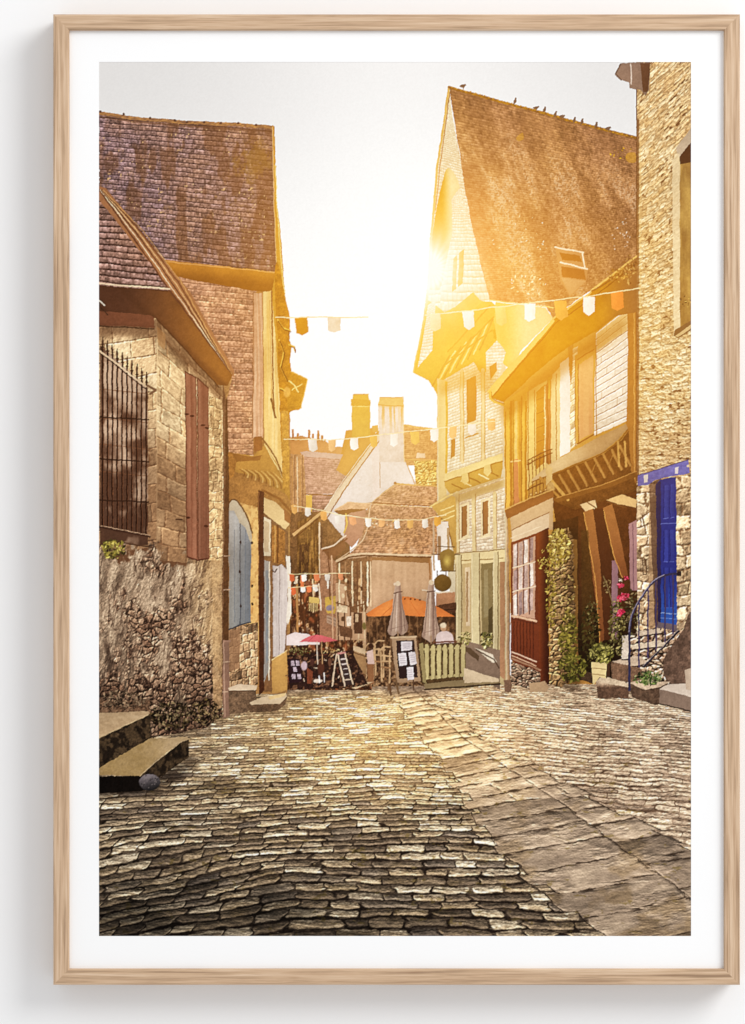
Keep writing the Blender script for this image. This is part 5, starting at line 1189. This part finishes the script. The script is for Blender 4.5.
# wall paint: flat white with a faint roller texture
m_wall, nt, b = material('wall_paint', (.86, .86, .86), .95, .1)
n = nt.nodes.new('ShaderNodeTexNoise'); n.inputs['Scale'].default_value = 320; n.inputs['Detail'].default_value = 3
tc = nt.nodes.new('ShaderNodeTexCoord'); nt.links.new(tc.outputs['Object'], n.inputs['Vector'])
bp = nt.nodes.new('ShaderNodeBump'); bp.inputs['Strength'].default_value = .03; bp.inputs['Distance'].default_value = .001
nt.links.new(n.outputs['Fac'], bp.inputs['Height']); nt.links.new(bp.outputs['Normal'], b.inputs['Normal'])
# mount: white card
m_card, nt, b = material('white_card', (.88, .88, .88), .9, .1)
n = nt.nodes.new('ShaderNodeTexNoise'); n.inputs['Scale'].default_value = 900
bp = nt.nodes.new('ShaderNodeBump'); bp.inputs['Strength'].default_value = .04; bp.inputs['Distance'].default_value = .0005
nt.links.new(n.outputs['Fac'], bp.inputs['Height']); nt.links.new(bp.outputs['Normal'], b.inputs['Normal'])
m_back, nt, b = material('brown_board', (.22, .16, .11), .9, .1)
n = nt.nodes.new('ShaderNodeTexNoise'); n.inputs['Scale'].default_value = 60
r_ = nt.nodes.new('ShaderNodeValToRGB'); r_.color_ramp.elements[0].color = (.18, .13, .09, 1); r_.color_ramp.elements[1].color = (.27, .2, .14, 1)
nt.links.new(n.outputs['Fac'], r_.inputs['Fac']); nt.links.new(r_.outputs['Color'], b.inputs['Base Color'])
# pale oak, grain along each rail's own length (object X)
m_oak, nt, b = material('pale_oak', (.6, .42, .27), .55, .25)
tc = nt.nodes.new('ShaderNodeTexCoord'); oi = nt.nodes.new('ShaderNodeObjectInfo')
mp = nt.nodes.new('ShaderNodeMapping'); mp.inputs['Scale'].default_value = (5.5, 150, 230)
nt.links.new(tc.outputs['Object'], mp.inputs['Vector'])
sc_ = nt.nodes.new('ShaderNodeVectorMath'); sc_.operation = 'SCALE'; sc_.inputs['Scale'].default_value = 40; 
cx = nt.nodes.new('ShaderNodeCombineXYZ'); nt.links.new(oi.outputs['Random'], cx.inputs[0]); nt.links.new(oi.outputs['Random'], cx.inputs[1]); nt.links.new(cx.outputs[0], sc_.inputs[0])
ad = nt.nodes.new('ShaderNodeVectorMath'); ad.operation = 'ADD'; nt.links.new(mp.outputs[0], ad.inputs[0]); nt.links.new(sc_.outputs[0], ad.inputs[1])
n1 = nt.nodes.new('ShaderNodeTexNoise'); n1.inputs['Scale'].default_value = 1.6; n1.inputs['Detail'].default_value = 5; n1.inputs['Roughness'].default_value = .62; n1.inputs['Distortion'].default_value = .35
nt.links.new(ad.outputs[0], n1.inputs['Vector'])
cr = nt.nodes.new('ShaderNodeValToRGB'); e = cr.color_ramp.elements
e[0].position = .30; e[0].color = (*lin(C(150, 122, 96)), 1); e[1].position = .70; e[1].color = (*lin(C(216, 190, 162)), 1)
k_ = e.new(.5); k_.color = (*lin(C(196, 165, 134)), 1)
nt.links.new(n1.outputs['Fac'], cr.inputs['Fac'])
n2 = nt.nodes.new('ShaderNodeTexNoise'); n2.inputs['Scale'].default_value = 5; n2.inputs['Detail'].default_value = 4
nt.links.new(ad.outputs[0], n2.inputs['Vector'])
r2_ = nt.nodes.new('ShaderNodeMapRange'); r2_.inputs[1].default_value = .56; r2_.inputs[2].default_value = .75; r2_.inputs[3].default_value = 0; r2_.inputs[4].default_value = .55
nt.links.new(n2.outputs['Fac'], r2_.inputs[0])
mx = nt.nodes.new('ShaderNodeMix'); mx.data_type = 'RGBA'; mx.inputs[7].default_value = (*lin(C(150, 108, 74)), 1)
nt.links.new(r2_.outputs[0], mx.inputs[0]); nt.links.new(cr.outputs[0], mx.inputs[6]); nt.links.new(mx.outputs[2], b.inputs['Base Color'])
bp = nt.nodes.new('ShaderNodeBump'); bp.inputs['Strength'].default_value = .25; bp.inputs['Distance'].default_value = .0006
nt.links.new(n1.outputs['Fac'], bp.inputs['Height']); nt.links.new(bp.outputs['Normal'], b.inputs['Normal'])
# printing ink on matt paper: the colour of each point of the sheet is stored with the sheet
m_ink, nt, b = material('printed_paper', (.5, .5, .5), 1.0, 0.0)
at = nt.nodes.new('ShaderNodeVertexColor'); at.layer_name = 'ink'
nt.links.new(at.outputs['Color'], b.inputs['Base Color'])

def mesh_obj(name, verts, faces, mat, parent=None):
    me = bpy.data.meshes.new(name); me.from_pydata(verts, [], faces); me.update()
    me.materials.append(mat)
    o = bpy.data.objects.new(name, me); col.objects.link(o)
    if parent: o.parent = parent
    return o

def slab(x0, x1, y0, y1, z0, z1):
    v = [(a, b_, c) for c in (z0, z1) for b_ in (y0, y1) for a in (x0, x1)]
    f = [(0, 1, 5, 4), (1, 3, 7, 5), (3, 2, 6, 7), (2, 0, 4, 6), (4, 5, 7, 6), (0, 2, 3, 1)]
    return v, f

v, f = slab(-4, 4, 0, .1, -2.4, 3.0)
wall = mesh_obj('wall', v, f, m_wall)
wall['kind'] = 'structure'; wall['label'] = 'plain matt white wall behind the framed print'; wall['category'] = 'wall'

PD = .0355                                    # the print stands 35 mm off the wall, the frame's face 41 mm
root = bpy.data.objects.new('framed_print', None); col.objects.link(root)
root.location = px(396.5, 985)
root['label'] = 'pale oak framed colour print of a sunlit cobbled old street with wide white border'
root['category'] = 'framed print'
BX, _, BZ = root.location
def loc(x, y, d): 
    p = px(x, y, d); return (p[0] - BX, p[1], p[2] - BZ)

# four mitred rails; local X runs along the rail, local Z points outward from the opening
FD, RW = .041, .0158
def rail(x_c, z_c, length, ang, part_label=None):
    hl = length / 2; iw = RW; bv = .0012
    prof = [(0, 0), (0, FD - bv), (-bv, FD), (-(iw - bv), FD), (-iw, FD - bv), (-iw, .004)]    # (outward, towards viewer), outer edge first
    vs = []; fs = []
    for s in (-1, 1):
        for a, d in prof:
            vs.append((s * (hl + a), -d, a))
    n_ = len(prof)
    for k in range(n_):
        j = (k + 1) % n_
        fs.append((k, j, n_ + j, n_ + k))
    fs.append(tuple(range(n_ - 1, -1, -1))); fs.append(tuple(range(n_, 2 * n_)))
    o = mesh_obj('frame_rail', vs, fs, m_oak, root)
    o.location = (x_c, 0, z_c); o.rotation_euler = (0, ang, 0)
    return o
k = (3.2 - FD) / (3.2 - PD)                  # the face is nearer the camera: its true size
fx0, fx1 = (53.2 - 372.5) * .001 * k, (740 - 372.5) * .001 * k
fz0, fz1 = (512 - 985) * .001 * k, (512 - 14.2) * .001 * k
ww_, hh_ = fx1 - fx0, fz1 - fz0
rail((fx0 + fx1) / 2 - BX, fz1 - BZ, ww_, 0)
rail((fx0 + fx1) / 2 - BX, fz0 - BZ, ww_, math.pi)
rail(fx1 - BX, (fz0 + fz1) / 2 - BZ, hh_, math.pi / 2)
rail(fx0 - BX, (fz0 + fz1) / 2 - BZ, hh_, -math.pi / 2)

# white mount: a card ring with the print in its opening, and the board behind
ox0, oy1, oz0, oz1 = fx0 + .010 - BX, 0, fz0 + .010 - BZ, fz1 - .010 - BZ
ox1 = fx1 - .010 - BX
ix0, _, iz1 = loc(99, 62, 0); ix1, _, iz0 = loc(691, 936, 0)
yf, yb = -(PD + .0004), -(PD - .0012)
vs = []
for yy in (yf, yb):
    vs += [(ox0, yy, oz0), (ox1, yy, oz0), (ox1, yy, oz1), (ox0, yy, oz1), (ix0, yy, iz0), (ix1, yy, iz0), (ix1, yy, iz1), (ix0, yy, iz1)]
fs = []
for a in range(4):
    b_ = (a + 1) % 4
    fs.append((a, b_, 4 + b_, 4 + a)); fs.append((8 + b_, 8 + a, 12 + a, 12 + b_))
    fs.append((a, 8 + a, 8 + b_, b_)); fs.append((4 + a, 4 + b_, 12 + b_, 12 + a))
mesh_obj('mount_board', vs, fs, m_card, root)
v, f = slab(ox0, ox1, -(PD - .0016), -(PD - .0060), oz0, oz1)
mesh_obj('backing_board', v, f, m_back, root)

# the sheet itself: a fine grid of ink dots, cut along the outlines of what is printed
STEP = 2
gx, gy = W_ // STEP, H_ // STEP              # faces
P = np.pad(IMG, ((1, 1), (1, 1), (0, 0)), mode='edge')
VC = np.zeros((gy + 1, gx + 1, 4), np.float32)
acc = 0
for dj in (0, 1):
    for di in (0, 1):
        acc = acc + P[dj:dj + H_ + 1:STEP, di:di + W_ + 1:STEP][:gy + 1, :gx + 1]
VC[..., :3] = lin(acc / 4) / LIGHT
VC[..., 3] = 1
FI = IDM[1::STEP, 1::STEP][:gy, :gx]
objs = {}
order = [i for i in range(1, len(REG)) if REG[i]['parent'] is None] + [i for i in range(1, len(REG)) if REG[i]['parent'] is not None]
for i in order:
    fj, fi = np.nonzero(FI == i)
    if len(fj) == 0 and REG[i]['parent'] is not None: continue
    base = fj * (gx + 1) + fi
    quad = np.stack([base + gx + 1, base + gx + 2, base + 1, base], 1).ravel()
    uq, inv = np.unique(quad, return_inverse=True)
    inv = inv.ravel()
    vj, vi = uq // (gx + 1), uq % (gx + 1)
    co = np.empty((len(uq), 3), np.float32)
    co[:, 0] = (X0 + vi * STEP / S - 372.5) * .001 - BX
    co[:, 1] = -PD
    co[:, 2] = (512 - (Y0 + vj * STEP / S)) * .001 - BZ
    me = bpy.data.meshes.new(REG[i]['name'])
    me.vertices.add(len(uq)); me.vertices.foreach_set('co', co.ravel())
    me.loops.add(len(inv)); me.loops.foreach_set('vertex_index', inv.astype(np.int32))
    me.polygons.add(len(fj)); me.polygons.foreach_set('loop_start', np.arange(0, len(inv), 4, dtype=np.int32))
    me.update(calc_edges=True)
    ca = me.color_attributes.new('ink', 'FLOAT_COLOR', 'POINT')
    ca.data.foreach_set('color', VC[vj, vi].ravel())
    me.materials.append(m_ink)
    o = bpy.data.objects.new(REG[i]['name'], me); col.objects.link(o)
    o.parent = objs.get(REG[i]['parent'], root)
    if REG[i]['label']: o['label'] = REG[i]['label']
    objs[i] = o
